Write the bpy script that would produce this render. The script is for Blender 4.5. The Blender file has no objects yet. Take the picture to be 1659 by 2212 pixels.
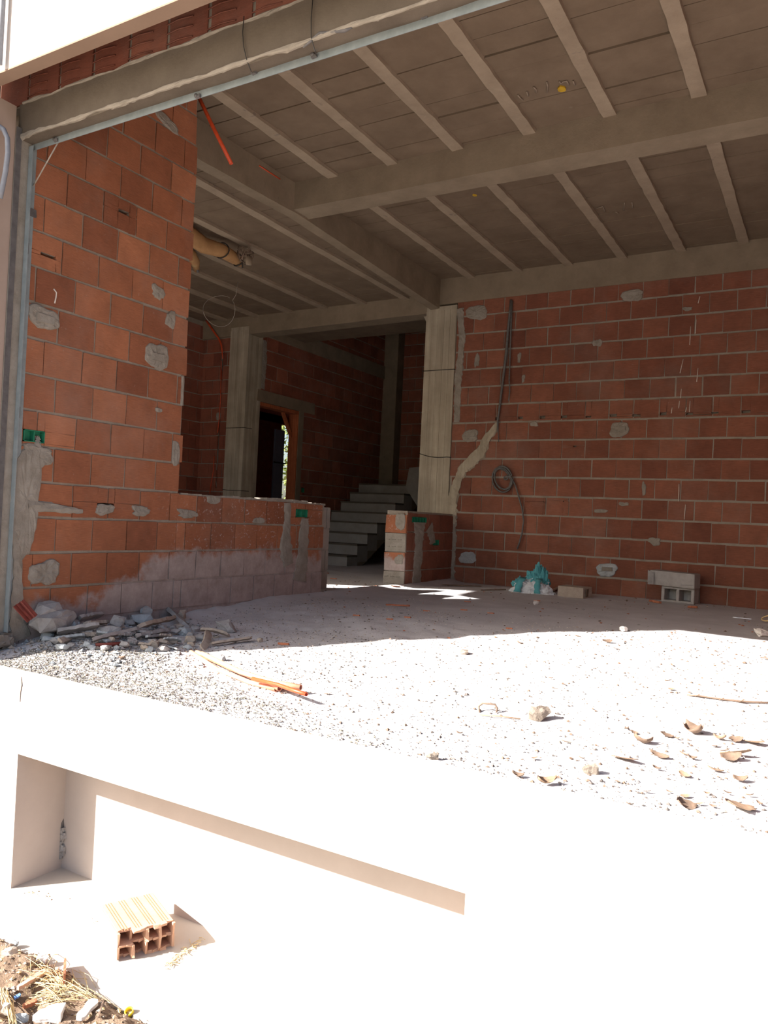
import bpy, math, random
from mathutils import Vector, Matrix, noise
import bmesh
R0 = random.Random(7)
sc = bpy.context.scene
COL = sc.collection

# ------------------------------------------------------------------ camera numbers
CR = Vector((0.86236878, 0.5040135, 0.04785897))
CU = Vector((-0.03598979, -0.03326299, 0.99879843))
CF = Vector((-0.50499983, 0.86305502, 0.01054562))
CP = Vector((3.876, 0.0, 0.706))
FPX = 1666.57

def ray(u, v):
    return CR * ((u - 829.5) / FPX) - CU * ((v - 1106) / FPX) + CF
def on_x(u, v, x):
    r = ray(u, v); return CP + r * ((x - CP.x) / r.x)
def on_y(u, v, y):
    r = ray(u, v); return CP + r * ((y - CP.y) / r.y)
def on_z(u, v, z):
    r = ray(u, v); return CP + r * ((z - CP.z) / r.z)

def sm(t):
    t = max(0.0, min(1.0, t)); return t * t * (3 - 2 * t)
def fbm(x, y, s, seed=0.0):
    return noise.fractal(Vector((x * s, y * s, seed)), 0.9, 2.1, 4)
def terrain(x, y):
    h = -0.125 + 0.15 * sm((y - 2.3) / 2.9)
    h += 0.10 * math.exp(-((x - 0.18) / 0.42) ** 2 - ((y - 2.95) / 0.42) ** 2)
    h += 0.03 * math.exp(-((x - 0.0) / 0.10) ** 2) * (1 if 3 < y < 8.4 else 0)
    out = 1 - sm((y - 4.2) / 1.6)
    h += out * (0.020 * fbm(x, y, 1.3, 3.1) + 0.010 * fbm(x, y, 6.0, 1.7))
    h += (1 - out) * (0.012 * fbm(x, y, 0.9, 5.1) + 0.003 * fbm(x, y, 9.0, 8.7))
    return h
def floor_at(u, v, dz=0.0):
    z = 0.0
    for _ in range(14):
        p = on_z(u, v, z + dz)
        z = 0.5 * z + 0.5 * terrain(p.x, p.y)
    return on_z(u, v, z + dz)

# ------------------------------------------------------------------ materials
def srgb(r, g, b):
    f = lambda c: ((c / 255 + 0.055) / 1.055) ** 2.4 if c > 10 else c / 3294
    return (f(r), f(g), f(b), 1)
class NT:
    def __init__(s, name):
        s.m = bpy.data.materials.new(name); s.m.use_nodes = True
        s.t = s.m.node_tree; s.t.nodes.clear()
        s.out = s.n('ShaderNodeOutputMaterial'); s.b = s.n('ShaderNodeBsdfPrincipled')
        s.l(s.b.outputs[0], s.out.inputs[0])
        s.co = s.n('ShaderNodeTexCoord').outputs['Object']
    def n(s, t, **k):
        x = s.t.nodes.new(t)
        for a, v in k.items(): setattr(x, a, v)
        return x
    def l(s, a, b): s.t.links.new(a, b)
    def put(s, sock, v):
        if hasattr(v, 'is_output') or isinstance(v, bpy.types.NodeSocket): s.l(v, sock)
        else: sock.default_value = v
    def mapping(s, scale=(1, 1, 1), rot=(0, 0, 0)):
        m = s.n('ShaderNodeMapping'); s.l(s.co, m.inputs[0]); m.inputs['Scale'].default_value = scale; m.inputs['Rotation'].default_value = rot
        return m.outputs[0]
    def noise(s, scale, detail=4, rough=0.6, vec=None, out='Fac', dist=0.0):
        x = s.n('ShaderNodeTexNoise'); s.l(vec or s.co, x.inputs['Vector'])
        x.inputs['Scale'].default_value = scale; x.inputs['Detail'].default_value = detail; x.inputs['Roughness'].default_value = rough
        x.inputs['Distortion'].default_value = dist
        return x.outputs[out]
    def ramp(s, fac, stops, interp='LINEAR'):
        x = s.n('ShaderNodeValToRGB'); s.l(fac, x.inputs[0]); e = x.color_ramp.elements; x.color_ramp.interpolation = interp
        while len(e) < len(stops): e.new(0.5)
        for i, (p, c) in enumerate(stops):
            e[i].position = p; e[i].color = c if len(c) == 4 else (*c, 1)
        return x.outputs[0]
    def mix(s, fac, a, b, mode='MIX'):
        x = s.n('ShaderNodeMix', data_type='RGBA', blend_type=mode)
        s.put(x.inputs[0], fac); s.put(x.inputs[6], a); s.put(x.inputs[7], b)
        return x.outputs[2]
    def math(s, op, a, b=0.0, c=0.0):
        x = s.n('ShaderNodeMath', operation=op); s.put(x.inputs[0], a); s.put(x.inputs[1], b); s.put(x.inputs[2], c)
        return x.outputs[0]
    def sep(s):
        x = s.n('ShaderNodeSeparateXYZ'); s.l(s.co, x.inputs[0]); return x.outputs
    def rng(s, v, a, b, c, d, smooth=True):
        x = s.n('ShaderNodeMapRange', interpolation_type='SMOOTHSTEP' if smooth else 'LINEAR')
        s.put(x.inputs[0], v)
        for i, w in enumerate((a, b, c, d)): x.inputs[i + 1].default_value = w
        return x.outputs[0]
    def done(s, col, rough=0.9, bump=None, bstr=0.3, bdist=0.01, metal=0.0, spec=0.25):
        s.put(s.b.inputs['Base Color'], col); s.put(s.b.inputs['Roughness'], rough)
        s.b.inputs['Metallic'].default_value = metal; s.b.inputs['Specular IOR Level'].default_value = spec
        if bump is not None:
            x = s.n('ShaderNodeBump'); s.l(bump, x.inputs['Height']); x.inputs['Strength'].default_value = bstr; x.inputs['Distance'].default_value = bdist
            s.l(x.outputs[0], s.b.inputs['Normal'])
        return s.m

def smear_mask(t):
    """dried grey plaster splashed along the foot of the low wall"""
    o = t.sep()
    f = t.rng(o[1], 3.05, 3.9, 0.10, 0.44)
    f = t.math('ADD', f, t.rng(o[1], 4.9, 5.6, 0.0, -0.10))
    nz = t.math('MULTIPLY', t.math('SUBTRACT', t.noise(3.5, 6, 0.65), 0.5), 0.55)
    d = t.math('SUBTRACT', t.math('ADD', f, nz), o[2])
    return t.rng(d, -0.04, 0.06, 0.0, 0.93)

def mat_brick(name, c_dark, c_mid, c_light, axis='Z', smear=False, dust=0.25):
    t = NT(name)
    at = t.n('ShaderNodeAttribute', attribute_name='tone').outputs['Fac']
    base = t.ramp(at, [(0.0, c_dark), (0.5, c_mid), (1.0, c_light)])
    n1 = t.noise(5, 5, 0.65)
    base = t.mix(0.45, base, t.ramp(n1, [(0.3, (0.35, 0.35, 0.35)), (0.7, (0.75, 0.72, 0.7))]), 'OVERLAY')
    st = t.noise(3.0, 3, 0.6, vec=t.mapping((6, 6, 130)))
    base = t.mix(0.22, base, t.ramp(st, [(0.35, (0.2, 0.2, 0.2)), (0.65, (0.8, 0.8, 0.8))]), 'OVERLAY')
    sp = t.ramp(t.noise(38, 3, 0.7), [(0.66, (0, 0, 0)), (0.72, (1, 1, 1))])
    base = t.mix(t.math('MULTIPLY', sp, dust), base, (0.36, 0.31, 0.27, 1))
    du = t.ramp(t.noise(1.1, 6, 0.7), [(0.5, (0, 0, 0)), (0.75, (1, 1, 1))])
    base = t.mix(t.math('MULTIPLY', du, 0.30), base, (0.27, 0.20, 0.17, 1))
    if smear:
        k = smear_mask(t)
        base = t.mix(k, base, t.ramp(t.noise(9, 6, 0.7), [(0.3, (0.27, 0.22, 0.205)), (0.7, (0.44, 0.375, 0.355))]))
        o = t.sep()
        wz = t.math('MULTIPLY', t.rng(o[1], 3.4, 4.4, 0.0, 0.9), t.rng(o[2], 0.92, 0.8, 0.0, 1.0))
        sc_ = t.ramp(t.noise(26, 3, 0.75, vec=t.mapping((1, 1, 1), (0.7, 0, 0)), dist=1.2), [(0.60, (0, 0, 0)), (0.68, (1, 1, 1))])
        base = t.mix(t.math('MULTIPLY', sc_, wz), base, (0.42, 0.34, 0.31, 1))
    h = t.math('ADD', t.math('MULTIPLY', st, 0.7), t.math('MULTIPLY', t.noise(60, 4), 0.5))
    return t.done(base, 0.93, h, 0.35, 0.004)

def mat_rough(name, stops, s1=6, s2=60, bs=0.4, bd=0.006, streak=None, speck=None, rough=0.95, smear=False):
    t = NT(name)
    n1 = t.noise(s1, 7, 0.65)
    base = t.ramp(n1, stops)
    if streak:
        st = t.noise(4, 4, 0.6, vec=t.mapping(streak))
        base = t.mix(0.5, base, t.ramp(st, [(0.3, (0.25, 0.24, 0.22)), (0.7, (0.72, 0.72, 0.7))]), 'OVERLAY')
    if speck:
        sp = t.ramp(t.noise(speck[0], 3, 0.7), [(speck[1], (0, 0, 0)), (speck[1] + 0.06, (1, 1, 1))])
        base = t.mix(t.math('MULTIPLY', sp, speck[3]), base, speck[2])
    if smear:
        base = t.mix(smear_mask(t), base, t.ramp(t.noise(9, 6, 0.7), [(0.3, (0.27, 0.22, 0.205)), (0.7, (0.44, 0.375, 0.355))]))
    h = t.math('ADD', t.noise(s2, 6, 0.7), t.math('MULTIPLY', n1, 0.8))
    return t.done(base, rough, h, bs, bd)

def mat_plain(name, c, rough=0.6, metal=0.0, var=0.25, sc_=30, bs=0.1, spec=0.4):
    t = NT(name)
    c2 = tuple(x * (1 - var) for x in c[:3]); c3 = tuple(min(1, x * (1 + var)) for x in c[:3])
    n = t.noise(sc_, 5, 0.6)
    return t.done(t.ramp(n, [(0.3, c2), (0.7, c3)]), rough, n, bs, 0.003, metal, spec)

M = {}
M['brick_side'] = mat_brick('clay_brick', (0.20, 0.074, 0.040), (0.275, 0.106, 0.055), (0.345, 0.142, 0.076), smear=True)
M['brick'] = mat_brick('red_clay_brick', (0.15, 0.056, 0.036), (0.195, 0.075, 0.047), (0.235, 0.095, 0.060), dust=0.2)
M['brick_dark'] = mat_brick('dull_clay_brick', (0.17, 0.056, 0.036), (0.22, 0.075, 0.046), (0.27, 0.096, 0.059), dust=0.15)
M['mortar'] = mat_rough('mortar', [(0.25, (0.22, 0.19, 0.155)), (0.75, (0.34, 0.30, 0.25))], 9, 90, 0.6, 0.006)
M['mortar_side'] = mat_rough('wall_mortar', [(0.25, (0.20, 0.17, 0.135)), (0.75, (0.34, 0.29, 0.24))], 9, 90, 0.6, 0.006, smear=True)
M['patch'] = mat_rough('cement_patch', [(0.25, (0.20, 0.175, 0.145)), (0.75, (0.33, 0.30, 0.26))], 11, 80, 0.7, 0.006)
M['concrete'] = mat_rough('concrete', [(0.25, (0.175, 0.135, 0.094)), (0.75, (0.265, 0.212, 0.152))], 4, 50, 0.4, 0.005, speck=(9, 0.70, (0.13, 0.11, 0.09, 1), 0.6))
M['shade_concrete'] = mat_rough('shade_toned_concrete', [(0.25, (0.092, 0.072, 0.055)), (0.75, (0.145, 0.117, 0.090))], 4, 50, 0.4, 0.005, speck=(9, 0.70, (0.09, 0.08, 0.07, 1), 0.6))  # darker concrete: shade put into the colour of lintel and stair nosings
M['step'] = mat_rough('dusty_step', [(0.25, (0.25, 0.225, 0.20)), (0.75, (0.36, 0.33, 0.30))], 5, 50, 0.4, 0.005)
M['tread'] = mat_rough('shade_tread', [(0.25, (0.42, 0.39, 0.36)), (0.75, (0.56, 0.52, 0.49))], 5, 50, 0.4, 0.005)
M['column'] = mat_rough('column_concrete', [(0.25, (0.27, 0.235, 0.18)), (0.75, (0.41, 0.36, 0.285))], 3, 50, 0.35, 0.004, streak=(3.5, 3.5, 0.16), speck=(14, 0.72, (0.17, 0.15, 0.12, 1), 0.5))
M['panel'] = mat_rough('ceiling_block', [(0.25, (0.135, 0.097, 0.066)), (0.75, (0.205, 0.152, 0.106))], 3.5, 45, 0.35, 0.004, speck=(4.5, 0.70, (0.36, 0.31, 0.25, 1), 0.25))
M['joist'] = mat_rough('joist_concrete', [(0.25, (0.25, 0.195, 0.142)), (0.75, (0.355, 0.285, 0.21))], 6, 50, 0.4, 0.005, speck=(5, 0.64, (0.15, 0.125, 0.11, 1), 0.55))
M['plaster'] = mat_rough('shade_pink_plaster', [(0.25, (0.215, 0.145, 0.105)), (0.75, (0.26, 0.18, 0.132))], 3, 70, 0.12, 0.003)
M['return_plaster'] = mat_rough('dusty_pink_plaster', [(0.25, (0.33, 0.25, 0.205)), (0.75, (0.40, 0.31, 0.26))], 3, 70, 0.12, 0.003)
M['white_plaster'] = mat_rough('cream_plaster', [(0.25, (0.40, 0.345, 0.31)), (0.75, (0.47, 0.41, 0.375))], 3, 70, 0.10, 0.003)
M['apron'] = mat_rough('pale_concrete', [(0.25, (0.42, 0.375, 0.325)), (0.75, (0.50, 0.455, 0.40))], 3, 80, 0.15, 0.003)
M['street'] = mat_rough('pale_ground', [(0.25, (0.40, 0.35, 0.29)), (0.75, (0.52, 0.46, 0.39))], 0.8, 20, 0.2, 0.01)
M['floor'] = mat_rough('dusty_floor', [(0.25, (0.46, 0.445, 0.445)), (0.75, (0.62, 0.60, 0.60))], 2.2, 70, 0.5, 0.006, speck=(30, 0.70, (0.25, 0.20, 0.18, 1), 0.5))
M['pebble'] = mat_rough('pebble', [(0.25, (0.42, 0.37, 0.33)), (0.75, (0.60, 0.54, 0.48))], 25, 90, 0.3, 0.003)
M['aggregate'] = mat_rough('yellow_grey_aggregate', [(0.25, (0.15, 0.138, 0.108)), (0.75, (0.29, 0.27, 0.22))], 40, 90, 0.4, 0.003)
M['dark_grit'] = mat_rough('dark_grit', [(0.25, (0.10, 0.085, 0.075)), (0.75, (0.19, 0.165, 0.15))], 40, 90, 0.3, 0.003)
M['stone'] = mat_rough('grey_rubble', [(0.25, (0.25, 0.237, 0.23)), (0.75, (0.42, 0.40, 0.385))], 14, 80, 0.6, 0.006)
M['stone_blue'] = mat_rough('blue_grey_rubble', [(0.25, (0.28, 0.30, 0.31)), (0.75, (0.45, 0.48, 0.49))], 14, 80, 0.6, 0.006)
M['brown_rock'] = mat_rough('brown_rock', [(0.25, (0.17, 0.135, 0.105)), (0.75, (0.34, 0.285, 0.235))], 30, 90, 0.8, 0.006)
M['stone_tan'] = mat_rough('tan_rubble', [(0.25, (0.34, 0.28, 0.225)), (0.75, (0.48, 0.41, 0.34))], 14, 80, 0.6, 0.006)
M['stone_white'] = mat_rough('pale_stone', [(0.25, (0.55, 0.51, 0.47)), (0.75, (0.74, 0.70, 0.66))], 14, 80, 0.5, 0.006)
M['soil'] = mat_rough('dry_soil', [(0.2, (0.14, 0.085, 0.055)), (0.5, (0.27, 0.185, 0.125)), (0.8, (0.42, 0.32, 0.235))], 22, 90, 0.9, 0.012)
M['block'] = mat_rough('concrete_block', [(0.25, (0.33, 0.31, 0.29)), (0.75, (0.46, 0.44, 0.42))], 12, 110, 0.7, 0.006)
M['terracotta'] = mat_rough('terracotta', [(0.25, (0.36, 0.125, 0.065)), (0.75, (0.50, 0.20, 0.11))], 14, 80, 0.4, 0.004)
M['hollow'] = mat_rough('pale_terracotta', [(0.25, (0.52, 0.30, 0.19)), (0.75, (0.63, 0.38, 0.255))], 12, 80, 0.35, 0.003)
M['tilered'] = mat_plain('red_tile', (0.17, 0.036, 0.026), 0.7, 0, 0.25, 25)
M['steel'] = mat_rough('galvanised_steel', [(0.25, (0.17, 0.20, 0.21)), (0.75, (0.275, 0.31, 0.32))], 12, 60, 0.15, 0.002, rough=0.55, speck=(7, 0.68, (0.33, 0.29, 0.24, 1), 0.7))
M['rust'] = mat_rough('dark_steel', [(0.25, (0.07, 0.065, 0.065)), (0.75, (0.15, 0.14, 0.14))], 14, 60, 0.3, 0.003, rough=0.6, speck=(10, 0.66, (0.34, 0.30, 0.25, 1), 0.5))
M['cable'] = mat_plain('grey_cable', (0.115, 0.11, 0.105), 0.6, 0, 0.25)
M['wire'] = mat_plain('black_wire', (0.03, 0.027, 0.025), 0.6, 0, 0.2)
M['thinwire'] = mat_plain('thin_steel_wire', (0.32, 0.28, 0.24), 0.5, 0, 0.2)
M['pipe'] = mat_plain('grey_pipe', (0.22, 0.235, 0.27), 0.55, 0, 0.12)
M['orange'] = mat_plain('orange_conduit', (0.60, 0.075, 0.022), 0.45, 0, 0.18)
M['orange_pale'] = mat_plain('faded_orange_conduit', (0.74, 0.33, 0.20), 0.5, 0, 0.15)
M['green'] = mat_plain('green_plastic', (0.02, 0.19, 0.105), 0.45, 0, 0.15)
M['teal'] = mat_rough('teal_paper', [(0.25, (0.075, 0.30, 0.33)), (0.75, (0.13, 0.42, 0.45))], 12, 70, 0.4, 0.004)
M['powder'] = mat_rough('white_powder', [(0.25, (0.66, 0.68, 0.70)), (0.75, (0.80, 0.82, 0.83))], 20, 90, 0.6, 0.006)
M['foam'] = mat_rough('tan_foam', [(0.25, (0.30, 0.165, 0.075)), (0.75, (0.44, 0.255, 0.115))], 9, 60, 0.4, 0.006, speck=(7, 0.62, (0.35, 0.30, 0.16, 1), 0.5))
M['wood'] = mat_rough('orange_wood', [(0.25, (0.30, 0.085, 0.035)), (0.75, (0.42, 0.13, 0.055))], 8, 60, 0.2, 0.003, streak=(14, 14, 0.5))
M['panelblue'] = mat_rough('grey_blue_paint', [(0.25, (0.33, 0.38, 0.50)), (0.75, (0.42, 0.47, 0.60))], 4, 60, 0.15, 0.003, rough=0.6)
M['sheet'] = mat_plain('white_sheet', (0.62, 0.66, 0.72), 0.4, 0, 0.12)
M['leaf'] = mat_rough('dry_leaf', [(0.25, (0.20, 0.125, 0.08)), (0.75, (0.34, 0.235, 0.16))], 25, 80, 0.3, 0.003)
M['leafdark'] = mat_rough('brown_leaf', [(0.25, (0.13, 0.085, 0.06)), (0.75, (0.23, 0.16, 0.115))], 25, 80, 0.3, 0.003)
M['straw'] = mat_plain('straw', (0.62, 0.47, 0.24), 0.8, 0, 0.2, 18)
M['twig'] = mat_plain('twig_bark', (0.19, 0.13, 0.095), 0.9, 0, 0.3, 18)
M['yellow'] = mat_plain('yellow_plastic', (0.80, 0.60, 0.03), 0.4, 0, 0.1)
M['chalk'] = mat_plain('chalk', (0.62, 0.56, 0.50), 0.95, 0, 0.15)
M['paint'] = mat_plain('yellow_paint', (0.50, 0.31, 0.02), 0.8, 0, 0.15)
M['foliage'] = mat_rough('foliage', [(0.25, (0.10, 0.16, 0.03)), (0.75, (0.35, 0.40, 0.12))], 12, 40, 0.4, 0.01)
M['blue_bit'] = mat_plain('blue_plastic', (0.10, 0.22, 0.50), 0.5, 0, 0.2)

# ------------------------------------------------------------------ mesh builder
class MB:
    def __init__(s): s.v = []; s.f = []; s.mi = []; s.tone = []; s.sm = []
    def add(s, vs, fs, mi=0, tone=0.5, smooth=False):
        b = len(s.v); s.v += [tuple(x) for x in vs]
        for f in fs:
            s.f.append(tuple(b + i for i in f)); s.mi.append(mi); s.tone.append(tone); s.sm.append(smooth)
    def box(s, lo, hi, mi=0, tone=0.5, j=0.0, rng=R0):
        vs = [(x + (rng.uniform(-j, j) if j else 0), y + (rng.uniform(-j, j) if j else 0), z + (rng.uniform(-j, j) if j else 0)) for x in (lo[0], hi[0]) for y in (lo[1], hi[1]) for z in (lo[2], hi[2])]
        s.add(vs, [(0, 1, 3, 2), (4, 6, 7, 5), (0, 4, 5, 1), (2, 3, 7, 6), (0, 2, 6, 4), (1, 5, 7, 3)], mi, tone)
    def hexa(s, p, mi=0, tone=0.5):
        """p: 8 points, index = 4*a+2*b+c"""
        s.add(p, [(0, 1, 3, 2), (4, 6, 7, 5), (0, 4, 5, 1), (2, 3, 7, 6), (0, 2, 6, 4), (1, 5, 7, 3)], mi, tone)
    def obox(s, c, ax, ay, az, mi=0, tone=0.5, j=0.0, rng=R0):
        c = Vector(c); P = []
        for a in (-1, 1):
            for b in (-1, 1):
                for d in (-1, 1):
                    q = c + ax * a + ay * b + az * d
                    if j: q = q + Vector((rng.uniform(-j, j), rng.uniform(-j, j), rng.uniform(-j, j)))
                    P.append(q)
        s.hexa(P, mi, tone)
    def tube(s, pts, r, n=8, mi=0, caps=True, hollow=None, smooth=True):
        pts = [Vector(p) for p in pts]; m = len(pts)
        rs = r if isinstance(r, (list, tuple)) else [r] * m
        def rings(rs):
            out = []; prev = None
            for i, p in enumerate(pts):
                d = (pts[min(i + 1, m - 1)] - pts[max(i - 1, 0)])
                d = d.normalized() if d.length > 1e-9 else Vector((0, 0, 1))
                if prev is None:
                    a = d.cross(Vector((0, 0, 1)) if abs(d.z) < 0.9 else Vector((1, 0, 0))).normalized()
                else:
                    a = (prev - d * prev.dot(d)); a = a.normalized() if a.length > 1e-6 else d.orthogonal().normalized()
                prev = a; b = d.cross(a)
                out.append([p + (a * math.cos(2 * math.pi * k / n) + b * math.sin(2 * math.pi * k / n)) * rs[i] for k in range(n)])
            return out
        Rg = rings(rs); vs = [q for g in Rg for q in g]
        fs = [(i * n + k, i * n + (k + 1) % n, (i + 1) * n + (k + 1) % n, (i + 1) * n + k) for i in range(m - 1) for k in range(n)]
        if hollow:
            Ri = rings([x - hollow for x in rs]); o = len(vs); vs += [q for g in Ri for q in g]
            fs += [(o + i * n + (k + 1) % n, o + i * n + k, o + (i + 1) * n + k, o + (i + 1) * n + (k + 1) % n) for i in range(m - 1) for k in range(n)]
            e = (m - 1) * n
            fs += [((k + 1) % n, k, o + k, o + (k + 1) % n) for k in range(n)]
            fs += [(e + k, e + (k + 1) % n, o + e + (k + 1) % n, o + e + k) for k in range(n)]
        elif caps:
            fs += [tuple(range(n))[::-1], tuple((m - 1) * n + k for k in range(n))]
        s.add(vs, fs, mi, 0.5, smooth)
    def build(s, name, mats, parent=None, tone=False, loc=None):
        me = bpy.data.meshes.new(name); vs = s.v
        if loc is not None: vs = [(x - loc[0], y - loc[1], z - loc[2]) for x, y, z in vs]
        me.from_pydata(vs, [], s.f)
        for m in (mats if isinstance(mats, (list, tuple)) else [mats]): me.materials.append(M[m] if isinstance(m, str) else m)
        me.polygons.foreach_set('material_index', s.mi); me.polygons.foreach_set('use_smooth', s.sm)
        if tone:
            a = me.attributes.new('tone', 'FLOAT', 'FACE'); a.data.foreach_set('value', s.tone)
        me.update()
        o = bpy.data.objects.new(name, me); COL.objects.link(o)
        if loc is not None: o.location = loc
        if parent is not None:
            o.parent = parent
        return o
def recalc(o):
    bm = bmesh.new(); bm.from_mesh(o.data); bmesh.ops.recalc_face_normals(bm, faces=bm.faces); bm.to_mesh(o.data); bm.free(); return o
def tag(o, label=None, cat=None, group=None, kind=None):
    if label: o['label'] = label
    if cat: o['category'] = cat
    if group: o['group'] = group
    if kind: o['kind'] = kind
    return o
def empty(name, loc, label, cat, group=None):
    o = bpy.data.objects.new(name, None); COL.objects.link(o); o.location = loc; o.empty_display_size = 0.05
    return tag(o, label, cat, group)
def child(mb, name, mats, root, tone=False):
    """mesh given in world numbers, parented under an Empty at root.location"""
    return _child(mb, name, mats, root, tone)
def _child(mb, name, mats, root, tone):
    base = root
    off = Vector((0, 0, 0))
    while base is not None: off += base.location; base = base.parent
    mb.v = [(x - off.x, y - off.y, z - off.z) for x, y, z in mb.v]
    return mb.build(name, mats, root, tone)
def struct(o, label, cat): return tag(o, label, cat, None, 'structure')

# ------------------------------------------------------------------ brick walls
def wall(name, O, U, N, u0, u1, z0, z1, rows, L, thick, mats, holes=(), cuts=(), seed=1, gap=0.014, vgap=0.009, parent=None, ragged=None, j=0.003):
    """hollow-brick wall. O origin, U along, N towards the visible side. rows: (za, zb, offset). holes: right through; cuts: shallow pockets."""
    rng = random.Random(seed); O = Vector(O); U = Vector(U); N = Vector(N); Z = Vector((0, 0, 1)); mb = MB()
    P = lambda u, z, d: O + U * u + Z * z + N * d
    def slab(ua, ub, za, zb, da, db, mi, tone=0.5, jj=0.0):
        p = [P(u + (rng.uniform(-jj, jj) if jj else 0), z + (rng.uniform(-jj, jj) if jj else 0), d) for u in (ua, ub) for z in (za, zb) for d in (da, db)]
        mb.hexa(p, mi, tone)
    def cells(ua, ub, za, zb, cut):
        cut = [h for h in cut if h[0] < ub and h[1] > ua and h[2] < zb and h[3] > za]
        us = sorted({ua, ub, *[c for h in cut for c in h[:2] if ua < c < ub]}); zs = sorted({za, zb, *[c for h in cut for c in h[2:4] if za < c < zb]})
        for i in range(len(us) - 1):
            for k in range(len(zs) - 1):
                cu, cz = (us[i] + us[i + 1]) / 2, (zs[k] + zs[k + 1]) / 2
                if not any(h[0] < cu < h[1] and h[2] < cz < h[3] for h in cut): yield us[i], us[i + 1], zs[k], zs[k + 1]
    for c in cells(u0, u1, z0, z1, list(holes) + list(cuts)): slab(*c, -0.05, -0.007, 0)
    for c in cells(u0, u1, z0, z1, list(holes)): slab(*c, -thick, -0.05, 0)
    for za, zb, off in rows:
        a, b = max(za, z0), min(zb, z1)
        if b - a < 0.02: continue
        r1 = u1 + (ragged(rng) if ragged else 0.0)
        k = math.floor((u0 - off) / L) - 1
        while off + k * L < r1:
            ba, bb = max(off + k * L + vgap / 2, u0 + 0.002), min(off + (k + 1) * L - vgap / 2 + rng.uniform(-0.004, 0.002), r1)
            k += 1
            if bb - ba < 0.03: continue
            tone = min(1, max(0, rng.gauss(0.5, 0.24))); d = rng.uniform(-0.003, 0.003)
            full = True
            for c in cells(ba, bb, a + gap / 2, b - gap / 2, list(holes) + list(cuts)):
                slab(c[0], c[1], c[2], c[3], -0.045, d, 1, tone, j)
    o = mb.build(name, mats, parent, True)
    return recalc(o)

def blob(O, U, N, cu, cz, hu, hz, mat, parent, seed=0, thick=0.010, name='mortar_patch', rough=0.22, base=0.001, n=30, ang=0.0):
    rng = random.Random(seed * 31 + 5); O = Vector(O); U = Vector(U); N = Vector(N); Z = Vector((0, 0, 1)); mb = MB()
    ph = [rng.uniform(0, 6.28) for _ in range(5)]
    rough *= 0.6
    def rad(t): return 1 + rough * (0.5 * math.sin(2 * t + ph[0]) + 0.5 * math.sin(3 * t + ph[1]) + 0.3 * math.sin(5 * t + ph[2]) + 0.22 * math.sin(9 * t + ph[3])) + rng.uniform(-rough, rough) * 0.25
    rr = [rad(2 * math.pi * k / n) for k in range(n)]
    def sq(t):  # rounded square outline
        c, s_ = math.cos(t), math.sin(t); k = (abs(c) ** 3 + abs(s_) ** 3) ** (-1 / 3); return c * k, s_ * k
    vs = []; rings = ((1.0, base - 0.004), (0.95, base + thick * 0.6), (0.82, base + thick * 0.95), (0.6, base + thick), (0.38, base + thick), (0.18, base + thick))
    for f, d in rings:
        for k in range(n):
            x, y = sq(2 * math.pi * k / n); q_ = (1 + (rr[k] - 1) * f ** 3) * f; x *= q_ * hu; y *= q_ * hz
            x, y = x * math.cos(ang) - y * math.sin(ang), x * math.sin(ang) + y * math.cos(ang)
            vs.append(O + U * (cu + x) + Z * (cz + y) + N * (d + (noise.noise(Vector((x * 45, y * 45, seed))) * thick * 0.55 if f < 0.95 else 0)))
    vs.append(O + U * cu + Z * cz + N * (base + thick))
    fs = [(i * n + k, i * n + (k + 1) % n, (i + 1) * n + (k + 1) % n, (i + 1) * n + k) for i in range(5) for k in range(n)]
    fs += [(5 * n + k, 5 * n + (k + 1) % n, 6 * n) for k in range(n)]
    mb.add(vs, fs)
    return recalc(mb.build(name, mat, parent))
def ribbon(O, U, N, pts, mat, parent, seed=0, thick=0.012, name='mortar_chase', base=0.001):
    """uneven strip of mortar along pts (u, z, halfwidth)"""
    rng = random.Random(seed + 11); O = Vector(O); U = Vector(U); N = Vector(N); Z = Vector((0, 0, 1)); mb = MB()
    fine = []
    for (a, b) in zip(pts, pts[1:]):
        m = max(2, int(math.hypot(b[0] - a[0], b[1] - a[1]) / 0.03))
        fine += [tuple(a[i] + (b[i] - a[i]) * k / m for i in range(3)) for k in range(m)]
    fine.append(pts[-1]); vs = []
    for i, (u, z, w) in enumerate(fine):
        a, b = fine[max(i - 1, 0)], fine[min(i + 1, len(fine) - 1)]
        du, dz = b[0] - a[0], b[1] - a[1]; l = math.hypot(du, dz) or 1; nu, nz = -dz / l, du / l
        for q, d in ((-1, -0.004), (-0.85, 0.7), (-0.3, 1), (0.3, 1), (0.85, 0.7), (1, -0.004)):
            ww = w * q * (1 + rng.uniform(-0.22, 0.22)); dd = base + thick * d * (1 + rng.uniform(-0.3, 0.3)) if d > 0 else base + d
            vs.append(O + U * (u + nu * ww) + Z * (z + nz * ww) + N * dd)
    m = len(fine)
    fs = [(i * 6 + k, i * 6 + k + 1, (i + 1) * 6 + k + 1, (i + 1) * 6 + k) for i in range(m - 1) for k in range(5)]
    mb.add(vs, fs)
    return recalc(mb.build(name, mat, parent))

D = 8.261; HB = 0.21; L = 0.2568
X_, Y_, Z_ = Vector((1, 0, 0)), Vector((0, 1, 0)), Vector((0, 0, 1))
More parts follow.
